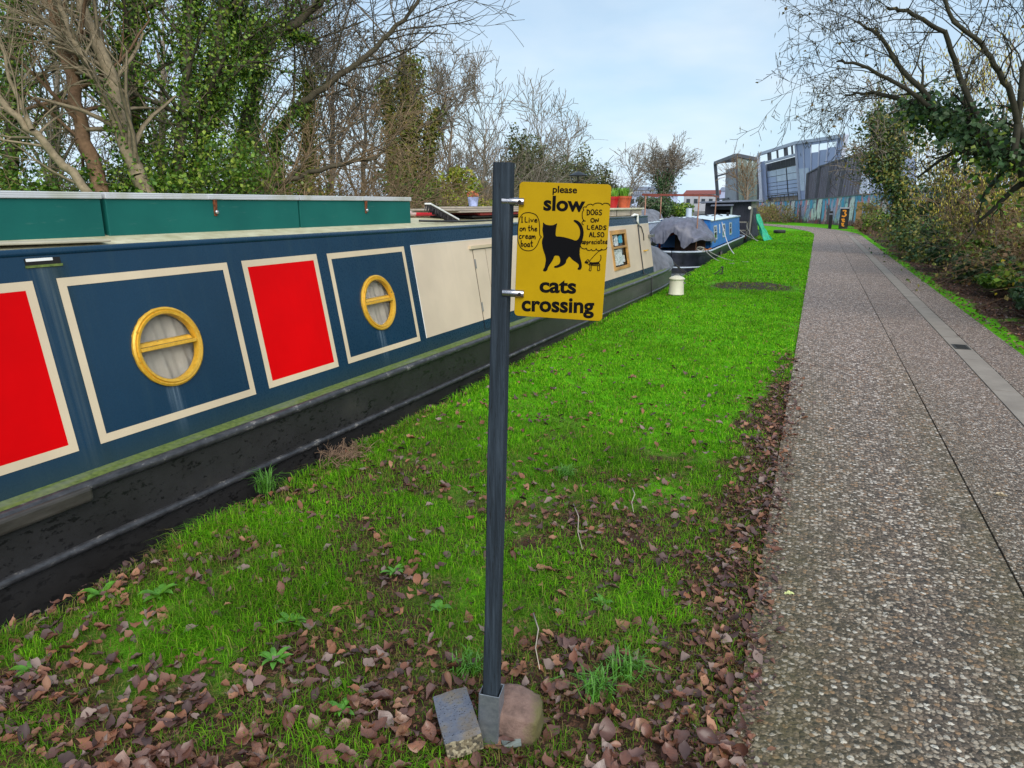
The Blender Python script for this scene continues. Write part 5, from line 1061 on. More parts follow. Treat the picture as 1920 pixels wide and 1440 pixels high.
def ivyalong(S, per_m, spread, rs, rmul=1.):
    S = np.asarray(S); ln = np.linalg.norm(S[:, 3:6] - S[:, :3], axis=1); n_ = rs.poisson(ln * per_m); idx = np.repeat(np.arange(len(S)), n_); t = rs.random(len(idx))[:, None]
    p = S[idx, :3] * (1 - t) + S[idx, 3:6] * t; o = rs.normal(size=(len(idx), 3)); o[:, 2] *= .5; o /= np.linalg.norm(o, axis=1, keepdims=True)
    lump = .5 + 1.1 * vnoise(p[:, 0] * 1.7 + p[:, 2] * 1.3, p[:, 1] * 1.7 + p[:, 2] * .9, 5); rad = S[idx, 6] * rmul + np.abs(rs.normal(size=len(idx))) * spread * lump
    return p + o * rad[:, None], o
def poly(pts, r0, r1, rg, jit=.05, n_=5):
    pts = [Vector(p) for p in pts]; out = []; q = []
    for a, b in zip(pts[:-1], pts[1:]):
        for k in range(n_): q.append(a.lerp(b, k / n_) + rvec(rg) * jit)
    q.append(pts[-1]); N = len(q) - 1
    for i in range(N): out.append((*q[i], *q[i + 1], r0 + (r1 - r0) * i / N, r0 + (r1 - r0) * (i + 1) / N))
    return out
def ground_pt(p, z=.35): return Vector((p.x, p.y, z))
BASES = []
def tree(name, label, polys, mat, seed, group=None, branch=None, ivy=None, twigmat=None, ivysize=.09, pal=IVY, cat=None, leafy=None):
    """polys: list of (points, r0, r1); branch: dict of spawn settings; ivy: (per metre, spread, share of trunk covered from, to)"""
    rg = random.Random(seed); rs = np.random.default_rng(seed); base = Vector(polys[0][0][0]); t = thing(name, label, 'tree' if 'tree' in name else 'shrub', base, 0, group)
    T = []; W = []; tips = []; IV = []
    for pts, r0, r1 in polys:
        seg = poly([Vector(p) - base for p in pts], r0, r1, rg, min(.05, r0 * .4)); T += seg; L = len(seg)
        if ivy: IV += seg[int(L * ivy[2]):max(1, int(L * ivy[3]))]
        if branch:
            for i in range(int(L * branch.get('t0', .3)), L):
                s_ = seg[i]; k = int(branch['n'] / L + rg.random())
                for _ in range(k):
                    p = Vector(s_[3:6]); d0 = (p - Vector(s_[:3])).normalized(); ax = d0.cross(rvec(rg)).normalized(); a = rg.uniform(*branch.get('ang', (.5, 1.2))); d = (d0 * math.cos(a) + ax * math.sin(a) + Vector(branch.get('dir', (0, 0, 0)))).normalized()
                    grow(W, tips, p, d, branch['L'] * rg.uniform(.6, 1.2), max(.005, s_[7] * branch.get('rk', .45)), branch.get('lev', 2), rg, branch.get('up', .05), branch.get('wan', .16), kids=branch.get('kids', 2.6), step=branch.get('step', .4), rmin=branch.get('rmin', .006))
    segmesh('trunk', T, mat, t, 8); segmesh('crown', W, twigmat or mat, t, 3)
    if ivy:
        P_, o = ivyalong(IV, ivy[0], ivy[1], rs); leafmesh('ivy', P_, ivysize, pal, m_leaf, t, rs, o)
        if len(ivy) > 4 and W:
            thick = [s_ for s_ in W if s_[6] > .018]
            if thick: P_, o = ivyalong(thick, ivy[4], ivy[1] * .5, rs); leafmesh('ivy', P_, ivysize, pal, m_leaf, t, rs, o)
    if leafy and tips:
        tp_ = np.array(tips)[:, :3]; idx = rs.integers(0, len(tp_), leafy[0]); leafmesh('leaves', tp_[idx] + rs.normal(size=(leafy[0], 3)) * leafy[1], leafy[2], leafy[3], m_leaf, t, rs)
    return t, tips, base, W
G_L = 'trees on the far bank'
def TP(*a): return [at(*q) for q in a]
def rooted(pts, z=.3): return [ground_pt(pts[0], z)] + pts
# far bank, from the photograph's left edge towards the bow
tree('ivy_tree', 'reddish bare trunk leaning back beside a paler trunk behind the first green box', [(rooted(TP((196, 380, 15.3), (150, 240, 15.3), (128, 120, 15.4), (95, 0, 15.6), (50, -160, 16))), .18, .10)], m_bark_red, 1, G_L, dict(n=24, L=2.0, lev=2, up=.0), (260, .13, .0, .35, 0))
tree('ivy_tree', 'pale brown leaning trunk forked low behind the first two green boxes', [(rooted(TP((285, 380, 15), (235, 270, 15), (205, 130, 15), (160, 20, 15.2), (110, -130, 15.6))), .19, .10), (TP((235, 270, 15), (190, 170, 14.6), (130, 60, 14.3), (90, -60, 14)), .09, .04)], m_bark_pale, 2, G_L, dict(n=36, L=1.9, lev=2, up=-.03), (220, .12, .0, .4, 0), m_bark_pale)
tree('bare_tree', 'slender grey-brown tree leaning far over the water at the first green box', [(rooted(TP((185, 380, 14), (105, 290, 13.8), (40, 225, 13.6), (-60, 120, 13.4))), .11, .05), (TP((60, 245, 13.6), (20, 150, 13.5), (-10, 40, 13.5)), .05, .02)], m_bark_pale, 3, G_L, dict(n=16, L=2., lev=2, up=.02))
tree('ivy_tree', 'stout trunk smothered in green ivy behind the second green box', [(rooted(TP((258, 360, 17), (250, 200, 17), (245, 60, 17.2), (255, -100, 17.5))), .2, .14)], m_bark_dark, 4, G_L, dict(n=14, L=2.6, lev=2), (950, .24, 0., 1., 50))
tree('ivy_tree', 'ivy-clad tree crossing a pale trunk behind the boxes', [(rooted(TP((330, 360, 17), (345, 200, 17), (352, 60, 17.5), (360, -100, 18))), .15, .1)], m_bark_dark, 5, G_L, dict(n=12, L=2.3, lev=2), (420, .16, 0., .9, 40))
tree('ivy_tree', 'broad ivy-covered tree with a bright green column above the second box', [(rooted(TP((365, 370, 18), (385, 220, 18), (410, 90, 18), (425, -20, 18.3), (430, -150, 19))), .22, .15), (TP((395, 240, 18), (450, 120, 18.5), (490, 40, 19)), .09, .05)], m_bark_dark, 6, G_L, dict(n=20, L=2.6, lev=2, up=.02), (1000, .26, 0., 1., 40))
tree('ivy_tree', 'ivy tree with brown dead stems at the far left of the bank', [(rooted(TP((20, 380, 16), (18, 200, 16), (30, 60, 16.5), (35, -80, 17))), .17, .1)], m_bark_dark, 7, G_L, dict(n=18, L=2.4, lev=2), (800, .27, 0., 1., 40))
tree('ivy_tree', 'leaning ivy tree whose long bare limb reaches up to the open sky', [(rooted(TP((500, 370, 21), (520, 250, 21), (560, 195, 21), (640, 140, 21), (720, 75, 21), (780, 10, 21), (820, -60, 21))), .15, .035)], m_bark_dark, 8, G_L, dict(n=24, L=2.6, lev=2, up=.03, t0=.35, rmin=.008), (700, .16, 0., .45))
tree('ivy_tree', 'tall ivy tree with a mossy limb slanting up to the right', [(rooted(TP((440, 370, 20), (470, 180, 20), (490, 80, 20), (560, 40, 20), (620, -15, 20), (680, -80, 20))), .17, .08), (TP((470, 150, 20), (440, 60, 20.4), (450, -60, 21)), .1, .06), (TP((520, 62, 20), (590, 75, 20.5), (680, 40, 21)), .04, .02)], m_bark_dark, 9, G_L, dict(n=26, L=2.8, lev=2, up=.03, t0=.35, rmin=.008), (800, .22, 0., .55, 20))
tree('bare_tree', 'low dark tree lying out over the water above the third green box', [(rooted(TP((430, 392, 19), (520, 345, 19), (620, 310, 19), (705, 296, 19.3), (755, 240, 20))), .10, .03), (TP((540, 338, 19), (600, 270, 19.4), (690, 215, 20)), .04, .015)], m_bark_dark, 10, G_L, dict(n=22, L=1.7, lev=2, up=.01, t0=.2), None, m_twig_br)
tree('ivy_stump', 'thick ivy-wrapped dead trunk standing clear against the sky', [(rooted(TP((768, 370, 27), (767, 250, 27), (764, 112, 27))), .17, .10)], m_bark_dark, 11, 'ivy-wrapped dead trunks', dict(n=26, L=3.4, lev=2, up=.05, t0=.35, ang=(.7, 1.3), rmin=.009), (2200, .25, 0., 1.), m_bark_grey, .12, OLIVE)['label' and 0]['category'] = 'tree'
tree('ivy_stump', 'thin ivy-wrapped dead trunk beside the thicker one', [(rooted(TP((738, 370, 26), (730, 250, 26), (722, 150, 26))), .12, .04)], m_bark_dark, 12, 'ivy-wrapped dead trunks', dict(n=14, L=2.6, lev=2, up=.05, t0=.3, rmin=.009), (1100, .16, 0., 1.), m_bark_grey, .11, OLIVE)[0]['category'] = 'tree'
tree('ivy_stump', 'short leaning ivy stump by the yellow-green ivy mound', [(rooted(TP((795, 370, 27), (808, 260, 27), (822, 208, 27))), .11, .06)], m_bark_dark, 13, 'ivy-wrapped dead trunks', dict(n=10, L=2.2, lev=2, up=.03, t0=.3, rmin=.009), (900, .16, 0., 1.), m_bark_grey, .11, OLIVE)[0]['category'] = 'tree'
tree('ivy_stump', 'ivy pillar under the long bare limb', [(rooted(TP((575, 370, 23), (577, 250, 23), (576, 135, 23))), .13, .07)], m_bark_dark, 14, 'ivy-wrapped dead trunks', dict(n=12, L=2.4, lev=2, up=.03, t0=.3), (1000, .20, 0., 1.), m_bark_grey, .10, OLIVE)[0]['category'] = 'tree'
k = 20
for px_, dep, top, lab, mt, pv in ((680, 30, 130, 'thin grey bare tree behind the ivy pillar', m_bark_grey, None), (840, 36, 160, 'spreading grey bare tree behind the yellow-green ivy', m_bark_grey, None), (905, 42, 185, 'round-topped bare tree behind the sign post', m_bark_grey, None), (1010, 52, 200, 'tall wispy bare tree above the evergreens', m_bark_grey, None), (1060, 56, 240, 'wispy bare tree leaning right above the evergreens', m_bark_grey, None), (620, 26, 60, 'grey bare tree behind the long limb', m_bark_grey, None), (100, 22, -60, 'grey background tree behind the reddish trunk', m_bark_grey, 1), (300, 23, -80, 'grey background tree behind the forked pale trunk', m_bark_grey, 1), (480, 26, -10, 'grey background tree behind the mossy limb', m_bark_grey, 1), (1180, 62, 305, 'slim bare saplings left of the lone tree', m_bark_grey, None)):
    k += 1; hgt = (at(px_, top, dep).z - .3)
    tree('bare_tree', lab, [(rooted(TP((px_, 375, dep), (px_ + 4, (375 + top) / 2, dep), (px_ + 6, top + (375 - top) * .22, dep))), .035 * hgt ** .8, .02)], mt, k, 'bare background trees', dict(n=24 + hgt, L=hgt * .34, lev=3 if dep < 40 else 2, up=.10, t0=.25, ang=(.35, .9), kids=2.8, step=hgt * .07, rmin=.006 + dep * .00022, rk=.5), (500, .25, 0., .6) if pv else None)
t, tips, b_, W_ = tree('bare_tree', 'lone bare tree with an ivied trunk behind the rusty awning frame', [(rooted(TP((1243, 378, 72), (1246, 345, 72), (1248, 318, 72))), .30, .12), (TP((1244, 352, 72), (1232, 322, 72)), .12, .06), (TP((1246, 350, 72), (1262, 318, 72)), .12, .06)], m_bark_grey, 40, None, dict(n=26, L=2.1, lev=3, up=.08, t0=.1, ang=(.3, 1.1), kids=2.6, step=.5, rmin=.016), (420, .55, 0., .8), m_bark_grey, .22, DARK)

def cloudshrub(name, label, c, rad, nleaf, size, pal, seed, group=None, stems=14, lump=.45, mat=m_bark_dark, cat='shrub', stem_r=.012, shell=.55, twig=1.0):
    """leaf-sized faces through an uneven volume on a bush of real stems"""
    rs = np.random.default_rng(seed); rg = random.Random(seed); c = Vector(c); t = thing(name, label, cat, c, 0, group)
    S = []; tips = []
    for _ in range(stems):
        d = Vector((rg.uniform(-1, 1) * rad[0] / rad[2], rg.uniform(-1, 1) * rad[1] / rad[2], 1.2)).normalized(); p = Vector((rg.uniform(-.3, .3) * rad[0], rg.uniform(-.3, .3) * rad[1], -.05)); grow(S, tips, p, d, rad[2] * rg.uniform(1.0, 1.75) * twig, stem_r * rg.uniform(.7, 1.4), 2, rg, -.01, .2, kids=2.8, step=rad[2] * .22, rmin=stem_r * .4)
    segmesh('stems', S, mat, t, 3)
    nb = 16; cen = rs.normal(size=(nb, 3)); cen /= np.linalg.norm(cen, axis=1, keepdims=True); cen *= rs.uniform(.25, .85, (nb, 1)); br_ = rs.uniform(.22, .5, nb)
    i = rs.integers(0, nb, nleaf); o = rs.normal(size=(nleaf, 3)); o /= np.linalg.norm(o, axis=1, keepdims=True); P_ = cen[i] + o * (br_[i] * (shell + (1 - shell) * rs.random(nleaf) ** .5) * rs.uniform(.8, 1.15, nleaf))[:, None]
    P_[:, 2] = (P_[:, 2] + 1) * .95; P_ = P_ * np.array(rad) + np.array([0, 0, .02]); ok = P_[:, 2] > .02
    leafmesh('foliage', P_[ok], size, pal, m_leaf, t, rs, o[ok]); return t
# undergrowth and ivy mounds of the far bank
G_U = 'ivy mounds on the far bank'
for k, (px_, dep, rx, rz2, pal, nl, lab) in enumerate(((-60, 14.5, 1.8, 1.2, IVY, 3600, 'dark ivy mound under the far left trunks'), (70, 15, 1.7, 1.15, IVY, 3600, 'ivy mound between the far left trunks'), (215, 16, 1.6, 1.05, DARK, 3600, 'dark glossy ivy at the foot of the forked pale trunk'), (320, 16, 1.5, 1.2, IVY, 3400, 'ivy mound at the foot of the crossing trunks'), (420, 17, 1.7, 1.6, IVY, 4600, 'tall light green ivy mound above the second box'), (520, 19, 1.6, 1.5, IVY, 3600, 'ivy mound over the low dark tree'), (610, 20, 1.6, 1.2, OLIVE, 2400, 'olive scrub behind the third box'), (700, 22, 1.6, 1.1, OLIVE, 2200, 'olive and brown scrub right of the third box'), (790, 24, 1.5, 1.3, IVY, 2400, 'green scrub beneath the yellow-green ivy'))):
    p = at(px_, 372, dep); cloudshrub('ivy_mound', lab, (p.x - .6, p.y, .25), (rx, rx * 1.2, rz2), nl, .10, pal, 60 + k, G_U, 12, stem_r=.012)
p = at(850, 372, 27); cloudshrub('ivy_mound', 'bright yellow-green ivy mound behind the roof boards', (p.x, p.y, .3), (1.25, 1.4, 1.45), 4600, .13, YEL, 75, G_U, 10, mat=m_twig_br)
p = at(905, 372, 30); cloudshrub('ivy_mound', 'small yellow-green shrub next to the sign post', (p.x, p.y, .3), (.7, 1., .85), 1200, .13, YEL, 76, G_U, 10, mat=m_twig_br)
# brown brushwood: tangles of bare stems
def brush(name, label, c, rad, nst, seed, mat, r_=.010, group=None, arch=.10, bias=(0, 0, 1.), L=1.4, pal=None, nleaf=0, size=.06):
    rg = random.Random(seed); S = []; tips = []; t = thing(name, label, 'shrub', c, 0, group)
    for _ in range(nst):
        p = Vector((rg.uniform(-1, 1) * rad[0], rg.uniform(-1, 1) * rad[1], rg.uniform(-.05, .4) * rad[2])); d = (Vector(bias) + rvec(rg) * .9).normalized(); grow(S, tips, p, d, rad[2] * L * rg.uniform(.6, 1.2), r_ * rg.uniform(.6, 1.3), 1, rg, -arch, .16, kids=3., step=rad[2] * .22, rmin=r_ * .4)
    segmesh('stems', S, mat, t, 3)
    if nleaf: rs = np.random.default_rng(seed); tp_ = np.array(S)[:, 3:6]; i = rs.integers(0, len(tp_), nleaf); leafmesh('leaves', tp_[i] + rs.normal(size=(nleaf, 3)) * .04, size, pal, m_leaf, t, rs)
    return t
G_B = 'bare brushwood on the far bank'
for k, (px_, dep, rx, rz2, ns, lab) in enumerate(((540, 19.5, 1.6, 1.7, 110, 'brown brushwood behind the second hasp'), (640, 21.5, 1.8, 1.9, 120, 'brown brushwood tangle behind the third green box'), (720, 24, 1.8, 2.0, 120, 'dense brown twig tangle below the dead ivy trunks'), (800, 26, 1.7, 1.8, 90, 'grey-brown twigs left of the yellow-green ivy'), (460, 20, 1.5, 2.2, 80, 'brushwood between the ivy mounds'), (130, 17, 1.6, 2., 70, 'brushwood between the first trunks'), (930, 36, 2.2, 2.8, 110, 'grey-brown scrub behind the sign post top'), (985, 44, 2.4, 3.0, 110, 'grey-brown scrub left of the evergreens'), (890, 33, 1.8, 2.4, 90, 'grey scrub behind the yellow-green ivy'), (1090, 58, 2.5, 2.2, 80, 'low scrub right of the evergreens'), (1150, 60, 2.5, 2.0, 80, 'low scrub behind the chimney'))):
    p = at(px_, 374, dep); brush('brushwood', lab, (p.x, p.y, .25), (rx, rx * 1.2, rz2), ns, 90 + k, m_twig_br if px_ < 820 else m_bark_grey, .012 + dep * .00018, G_B)
G_E = 'evergreens along the canal'
EVG = np.array([(.05, .07, .02), (.08, .10, .028), (.115, .13, .04), (.15, .15, .05), (.07, .105, .04)])
for k, (px_, dep, rx, top, lab) in enumerate(((965, 44, 1.4, 235, 'dark narrow evergreen with bare stems above, left of the sign'), (1010, 46, 1.9, 258, 'olive evergreen dome just above the sign plate'), (1045, 50, 2.2, 285, 'grey-green evergreen mass above the sign plate'), (1075, 54, 2.1, 272, 'dark leafy treetop to the left of the chimney cowl'), (1105, 56, 2.0, 300, 'grey-green rounded evergreen behind the chimney cowl'), (1130, 60, 1.8, 325, 'low green evergreen to the right of the chimney cowl'), (940, 40, 1.5, 300, 'low olive evergreen right behind the post'))):
    p = at(px_, 374, dep); h_ = at(px_, top, dep).z; cloudshrub('evergreen_tree', lab, (p.x, p.y, .2), (rx, rx, h_ / 1.95), 3000, .17, EVG, 120 + k, G_E, 8, mat=m_bark_dark, cat='tree', stem_r=.05, shell=.5, twig=.8)
p = at(1222, 374, 66); cloudshrub('evergreen_tree', 'dark evergreen bush at the foot of the lone bare tree', (p.x, p.y, .1), (2.6, 2.6, 1.25), 3400, .22, DARK, 131, G_E, 8, cat='tree', stem_r=.05); p = at(1272, 376, 68); cloudshrub('evergreen_tree', 'bright dark-green bush right of the lone bare tree', (p.x, p.y, .1), (2.0, 2.2, .95), 2200, .20, IVY, 132, G_E, 8, cat='tree', stem_r=.05)
p = atY(1400, 385, 78); tree('bare_tree', 'bare brownish tree in front of the steel cage', [([p - Vector((0, 0, 1.4)), atY(1401, 360, 78), atY(1402, 330, 78)], .16, .05), ([atY(1400, 375, 78), atY(1385, 340, 78)], .08, .03)], m_bark_grey, 41, None, dict(n=16, L=2.0, lev=2, up=.10, t0=.1, ang=(.3, .8), kids=2.6, step=.5, rmin=.016), None, m_twig_br)
p = atY(1455, 400, 63); brush('brushwood', 'brown bramble thicket in front of the bare end of the wall', (p.x, p.y, .0), (1.2, 1.2, 1.0), 90, 140, m_twig_br, .02, None, .05, pal=OLIVE, nleaf=500, size=.16)
p = atY(1440, 400, 66); cloudshrub('shrub', 'green-brown bush at the wall end by the dark boat', (p.x, p.y, 0.), (1.1, 1.2, .85), 1100, .16, OLIVE, 141, None, 8, stem_r=.02)

# ------------------------------------------------------------------ right-hand hedge
G_R = 'hedge shrubs along the path'
tr_pts = [at(2075, 560, 8.2), at(2010, 400, 8.2), at(1930, 310, 8.4), at(1850, 262, 8.8), at(1770, 222, 9.2), at(1710, 196, 9.6)]
tr_pts[0].z = 0.; base = tr_pts[0]
t, tips, b_, W_ = tree('hazel_tree', 'leaning ivy-clad hazel trunk arching over the path, hung with catkins', [(tr_pts, .17, .075), ([at(1850, 262, 8.8), at(1800, 150, 8.8), at(1770, 60, 8.6), at(1700, 22, 8.4), at(1665, 15, 8.3)], .04, .016), ([at(1930, 310, 8.4), at(1890, 165, 8.0), at(1850, 95, 7.8), at(1790, 40, 7.6), at(1740, -60, 7.5)], .038, .016), ([at(1710, 196, 9.6), at(1640, 172, 9.8), at(1585, 178, 10)], .035, .012), ([at(1780, 225, 9.2), at(1690, 130, 9.4), at(1650, 70, 9.4), at(1610, 40, 9.4)], .04, .015), ([at(1900, 290, 8.3), at(1920, 130, 8.), at(1960, 20, 8.)], .04, .02), ([at(1760, 215, 9.2), at(1700, 165, 9.), at(1610, 120, 9.), at(1570, 115, 9.)], .035, .012)], m_bark_black, 200, None, dict(n=15, L=.85, lev=3, up=-.005, t0=.25, ang=(.4, 1.1), kids=2.1, step=.2, rmin=.0030, rk=.36, wan=.22), None)
rs = np.random.default_rng(8); rg = random.Random(8)
S_ = poly([p - base for p in tr_pts[2:]], .16, .08, rg, .02); P_, o = ivyalong(S_, 1500, .20, rs); P_ += rs.normal(size=P_.shape) * .05; leafmesh('ivy', P_, .075, DARK, m_leaf, t, rs, o); P2 = P_[rs.random(len(P_)) < .25] + np.array([0, 0, -.12]); leafmesh('ivy', P2, .075, IVY, m_leaf, t, rs)
def catkins(name, tips, n_, L, r_, pal, parent, rs, jit=.03):
    tp_ = np.array(tips)[:, :3]; p = tp_[rs.integers(0, len(tp_), n_)] + rs.normal(size=(n_, 3)) * jit; d = np.tile([0, 0, -1.], (n_, 1)) + rs.normal(size=(n_, 3)) * .15; ln = (L * rs.uniform(.6, 1.3, n_))[:, None]
    V = []; an = np.arange(3) * 2.094; ring = np.stack([np.cos(an), np.sin(an), 0 * an], -1)
    V = np.concatenate([p[:, None], (p + d * ln * .3)[:, None] + ring[None] * r_, (p + d * ln)[:, None]], 1); f = np.array([(0, 2, 1), (0, 3, 2), (0, 1, 3), (4, 1, 2), (4, 2, 3), (4, 3, 1)])[None] + (np.arange(n_) * 5)[:, None, None]
    c = pal[rs.integers(0, len(pal), n_)] * rs.uniform(.7, 1.3, (n_, 1)); o = npmesh(name, V.reshape(-1, 3), f.reshape(-1, 3), m_catkin, parent, np.repeat(c, 5, 0)); o['kind'] = 'stuff'; return o
catkins('catkins', tips, 1500, .065, .006, np.array([(.07, .06, .03), (.12, .10, .03), (.19, .16, .04), (.05, .045, .03)]), t, rs, .04)
leafmesh('dry_leaves', np.array(tips)[rs.integers(0, len(tips), 160), :3], .05, np.array([(.16, .10, .03), (.24, .17, .04)]), m_leaf, t, rs)
# hazel shrub with yellow catkins
hb = atZ(1745, 470); hb = Vector((3.3, 17.5, 0))
t, tips, b_, W_ = tree('hazel_shrub', 'upright hazel shrub thick with pale yellow catkins', [([hb, hb + Vector((.0, -.2, 1.2)), hb + Vector((-.1, -.3, 3.5))], .05, .02), ([hb, hb + Vector((-.3, .3, 1.3)), hb + Vector((-.8, .4, 3.4))], .045, .02), ([hb, hb + Vector((.35, -.5, 1.2)), hb + Vector((.6, -1.0, 3.2))], .045, .02), ([hb, hb + Vector((.3, .4, 1.4)), hb + Vector((.6, .8, 3.7))], .045, .02)], m_bark_grey, 210, G_R, dict(n=16, L=1.1, lev=2, up=.05, t0=.15, ang=(.3, .9), kids=3, step=.25, rmin=.006), None, m_twig_br)
catkins('catkins', tips, 4200, .11, .013, np.array([(.42, .36, .05), (.50, .43, .07), (.32, .31, .05), (.58, .50, .12)]), t, rs, .10)
tree('ivy_tree', 'crooked ivy-smothered tree leaning out over the path verge', [([Vector((3.0, 21.5, 0)), at(1700, 430, 21.5), at(1690, 360, 21.5), at(1665, 300, 21.5), at(1650, 250, 21.5), at(1640, 215, 21.8)], .16, .06), ([at(1690, 360, 21.5), at(1640, 320, 21.5), at(1632, 290, 21.5)], .06, .02), ([at(1665, 300, 21.5), at(1690, 240, 22), at(1700, 190, 22)], .06, .02)], m_bark_dark, 211, G_R, dict(n=20, L=.9, lev=2, up=.02, t0=.3, rmin=.008, step=.3), (1700, .28, .0, 1., 120), m_bark_grey, .085, np.concatenate([DARK, OLIVE]))
tree('bare_shrub', 'fuzzy bare shrub with grey twigs drooping in front of the grey building', [([Vector((2.9, 24, 0)), at(1660, 380, 24), at(1655, 320, 24), at(1640, 290, 24)], .06, .02), ([Vector((2.9, 24, 0)), at(1680, 350, 24), at(1665, 260, 24), at(1640, 215, 24)], .06, .02)], m_bark_grey, 212, G_R, dict(n=22, L=.95, lev=2, up=-.02, t0=.3, rmin=.008, step=.3), None, m_twig_br, leafy=(900, .08, .07, OLIVE))
brl = 'tangled bramble and dead stems'
MIX = np.concatenate([IVY, OLIVE, BRN])
for k, (x, y, rx, rz2, ns, nl, pal, lab) in enumerate(((3.9, 10.5, .45, 1.0, 60, 1500, MIX, 'bramble tangle under the leaning hazel trunk'), (3.8, 12.6, .5, 1.1, 70, 1700, MIX, 'tall bramble tangle with a few yellowing leaves'), (3.8, 14.6, .5, 1.15, 70, 1500, BRN, 'brown dead bramble beyond the hazel trunk'), (3.9, 16.4, .5, 1.2, 60, 1600, MIX, 'bramble in front of the catkin shrub'), (4.7, 11.5, .6, 1.7, 60, 2200, IVY, 'leafy green bramble behind the leaning hazel'), (4.9, 14.5, .8, 1.9, 70, 2400, OLIVE, 'high olive scrub at the back of the hedge'), (3.6, 19.5, .5, 1.0, 50, 1300, MIX, 'low bramble past the catkin shrub'), (4.8, 18.0, .9, 1.9, 60, 1900, OLIVE, 'high scrub behind the catkin shrub'), (4.0, 8.2, .5, 1.0, 40, 1200, IVY, 'leafy bramble by the root of the hazel'))):
    brush('bramble', lab, (x, y, .02), (rx, rx * 1.5, rz2), ns, 220 + k, m_twig_br, .0065, G_R, .07, L=1.1, pal=pal, nleaf=nl, size=.075)
for k, (x, y, rx, rz2, nl, pal, lab) in enumerate(((2.95, 11.6, .35, .22, 1500, DARK, 'low glossy ground ivy at the hedge foot by the near gutter'), (3.25, 12.8, .45, .34, 2200, DARK, 'glossy ground ivy patch with silvery leaves'), (2.95, 14.2, .36, .26, 1800, IVY, 'green ivy patch by the leaf litter'), (3.3, 15.2, .45, .40, 2000, DARK, 'deep ground ivy bank below the dead bramble'), (2.85, 16.4, .32, .30, 1500, DARK, 'dark ground ivy close to the gutter'), (3.2, 17.6, .45, .45, 1900, IVY, 'light ground ivy below the catkin shrub'), (2.85, 19.6, .36, .40, 1600, DARK, 'ground ivy bank at the foot of the crooked ivy tree'), (3.0, 22.2, .45, .65, 1900, DARK, 'dense dark ivy bank past the crooked tree'), (3.15, 10.2, .4, .3, 1700, IVY, 'green bramble patch with yellow leaves at the hedge foot'))):
    cloudshrub('ground_ivy', lab, (x, y, .03), (rx, rx * 2.0, rz2), nl, .08, pal, 240 + k, 'ground ivy patches', 10, stem_r=.004)
leafy_y = np.array([(.55, .40, .02), (.62, .48, .04), (.45, .30, .03)])
for k, (x, y, z) in enumerate(((3.1, 11.2, .42), (3.3, 12.4, .6), (2.95, 13.4, .38))):
    rs2 = np.random.default_rng(k); o = leafmesh('yellow_leaves', rs2.normal(size=(14, 3)) * .14 + np.array([0, 0, .0]), .07, leafy_y, m_leaf, None, rs2); o.location = (x, y, z); tag(o, 'cluster of bright yellow leaves on the bramble', 'leaves', 'yellow bramble leaves')
for k, (px_, Y, rx, rz2, pal, nl, lab) in enumerate(((1612, 46, .9, 1.0, OLIVE, 1000, 'spiky grey-green shrub in front of the graffiti wall'), (1625, 40, .8, .75, IVY, 1000, 'fresh green shrub beside the path bend'), (1650, 34, .8, .65, MIX, 1000, 'red-brown and green shrub on the path bend'), (1600, 43, .6, .5, BRN, 600, 'low brown shrub by the tagged gate post'), (1672, 30, .8, .8, MIX, 1200, 'mixed shrub short of the crooked ivy tree'), (1700, 27, .9, 1.6, DARK, 2200, 'tall dark evergreen shrub behind the crooked ivy tree'), (1740, 30, 1.5, 2.0, OLIVE, 1800, 'tall olive shrub at the back of the hedge'), (1850, 20, 1.6, 1.9, OLIVE, 2200, 'tall olive scrub behind the bramble'), (1800, 26, 1.6, 2.2, OLIVE, 2000, 'high scrub far behind the hazel'))):
    p = atY(px_, 420, Y); cloudshrub('shrub', lab, (p.x + (.5 if Y > 29 else 1.0), p.y, 0.), (rx, rx, rz2), nl, .11, pal, 260 + k, G_R, 12, mat=m_twig_br, stem_r=.012)

# ------------------------------------------------------------------ grass, fallen leaves, weeds
rs = np.random.default_rng(77)
def bare(u, y):       # 1 = leaf litter / trodden soil, 0 = closed turf
    n_ = fbm(u * 1.5, y * 1.5, 31); n2_ = fbm(u * 4.5, y * 4.5, 33); far_ = np.where(u > 1.5, .3, np.clip((y - 3.0) / 6.0, 0, 1))
    b_ = n_ * .80 + n2_ * .85 - .22 - .46 * far_
    ed_ = np.clip(1 - np.abs(u + .10) / (.16 + .34 * n2_), 0, 1) * np.clip(1.1 - y * .06, .25, 1); pathward = np.clip((u + 1.3) / 1.3, 0, 1) * np.clip(1 - (y - 2.2) / 4.2, 0, 1) * .22
    nearb = np.clip(1 - (y - 1.0) / 1.9, 0, 1) * .13
    burn_ = np.exp(-(((u + 1.05) / .95) ** 2 + ((y - 14.35) / .75) ** 4)) * 1.2
    rside = np.where(u > 1.5, .42 * np.clip(1.25 - (y - 10) / 26, 0, 1), 0.)
    return np.clip((b_ + rside + ed_ * .62 + pathward + nearb + burn_ - .50) / .34, 0, 1)
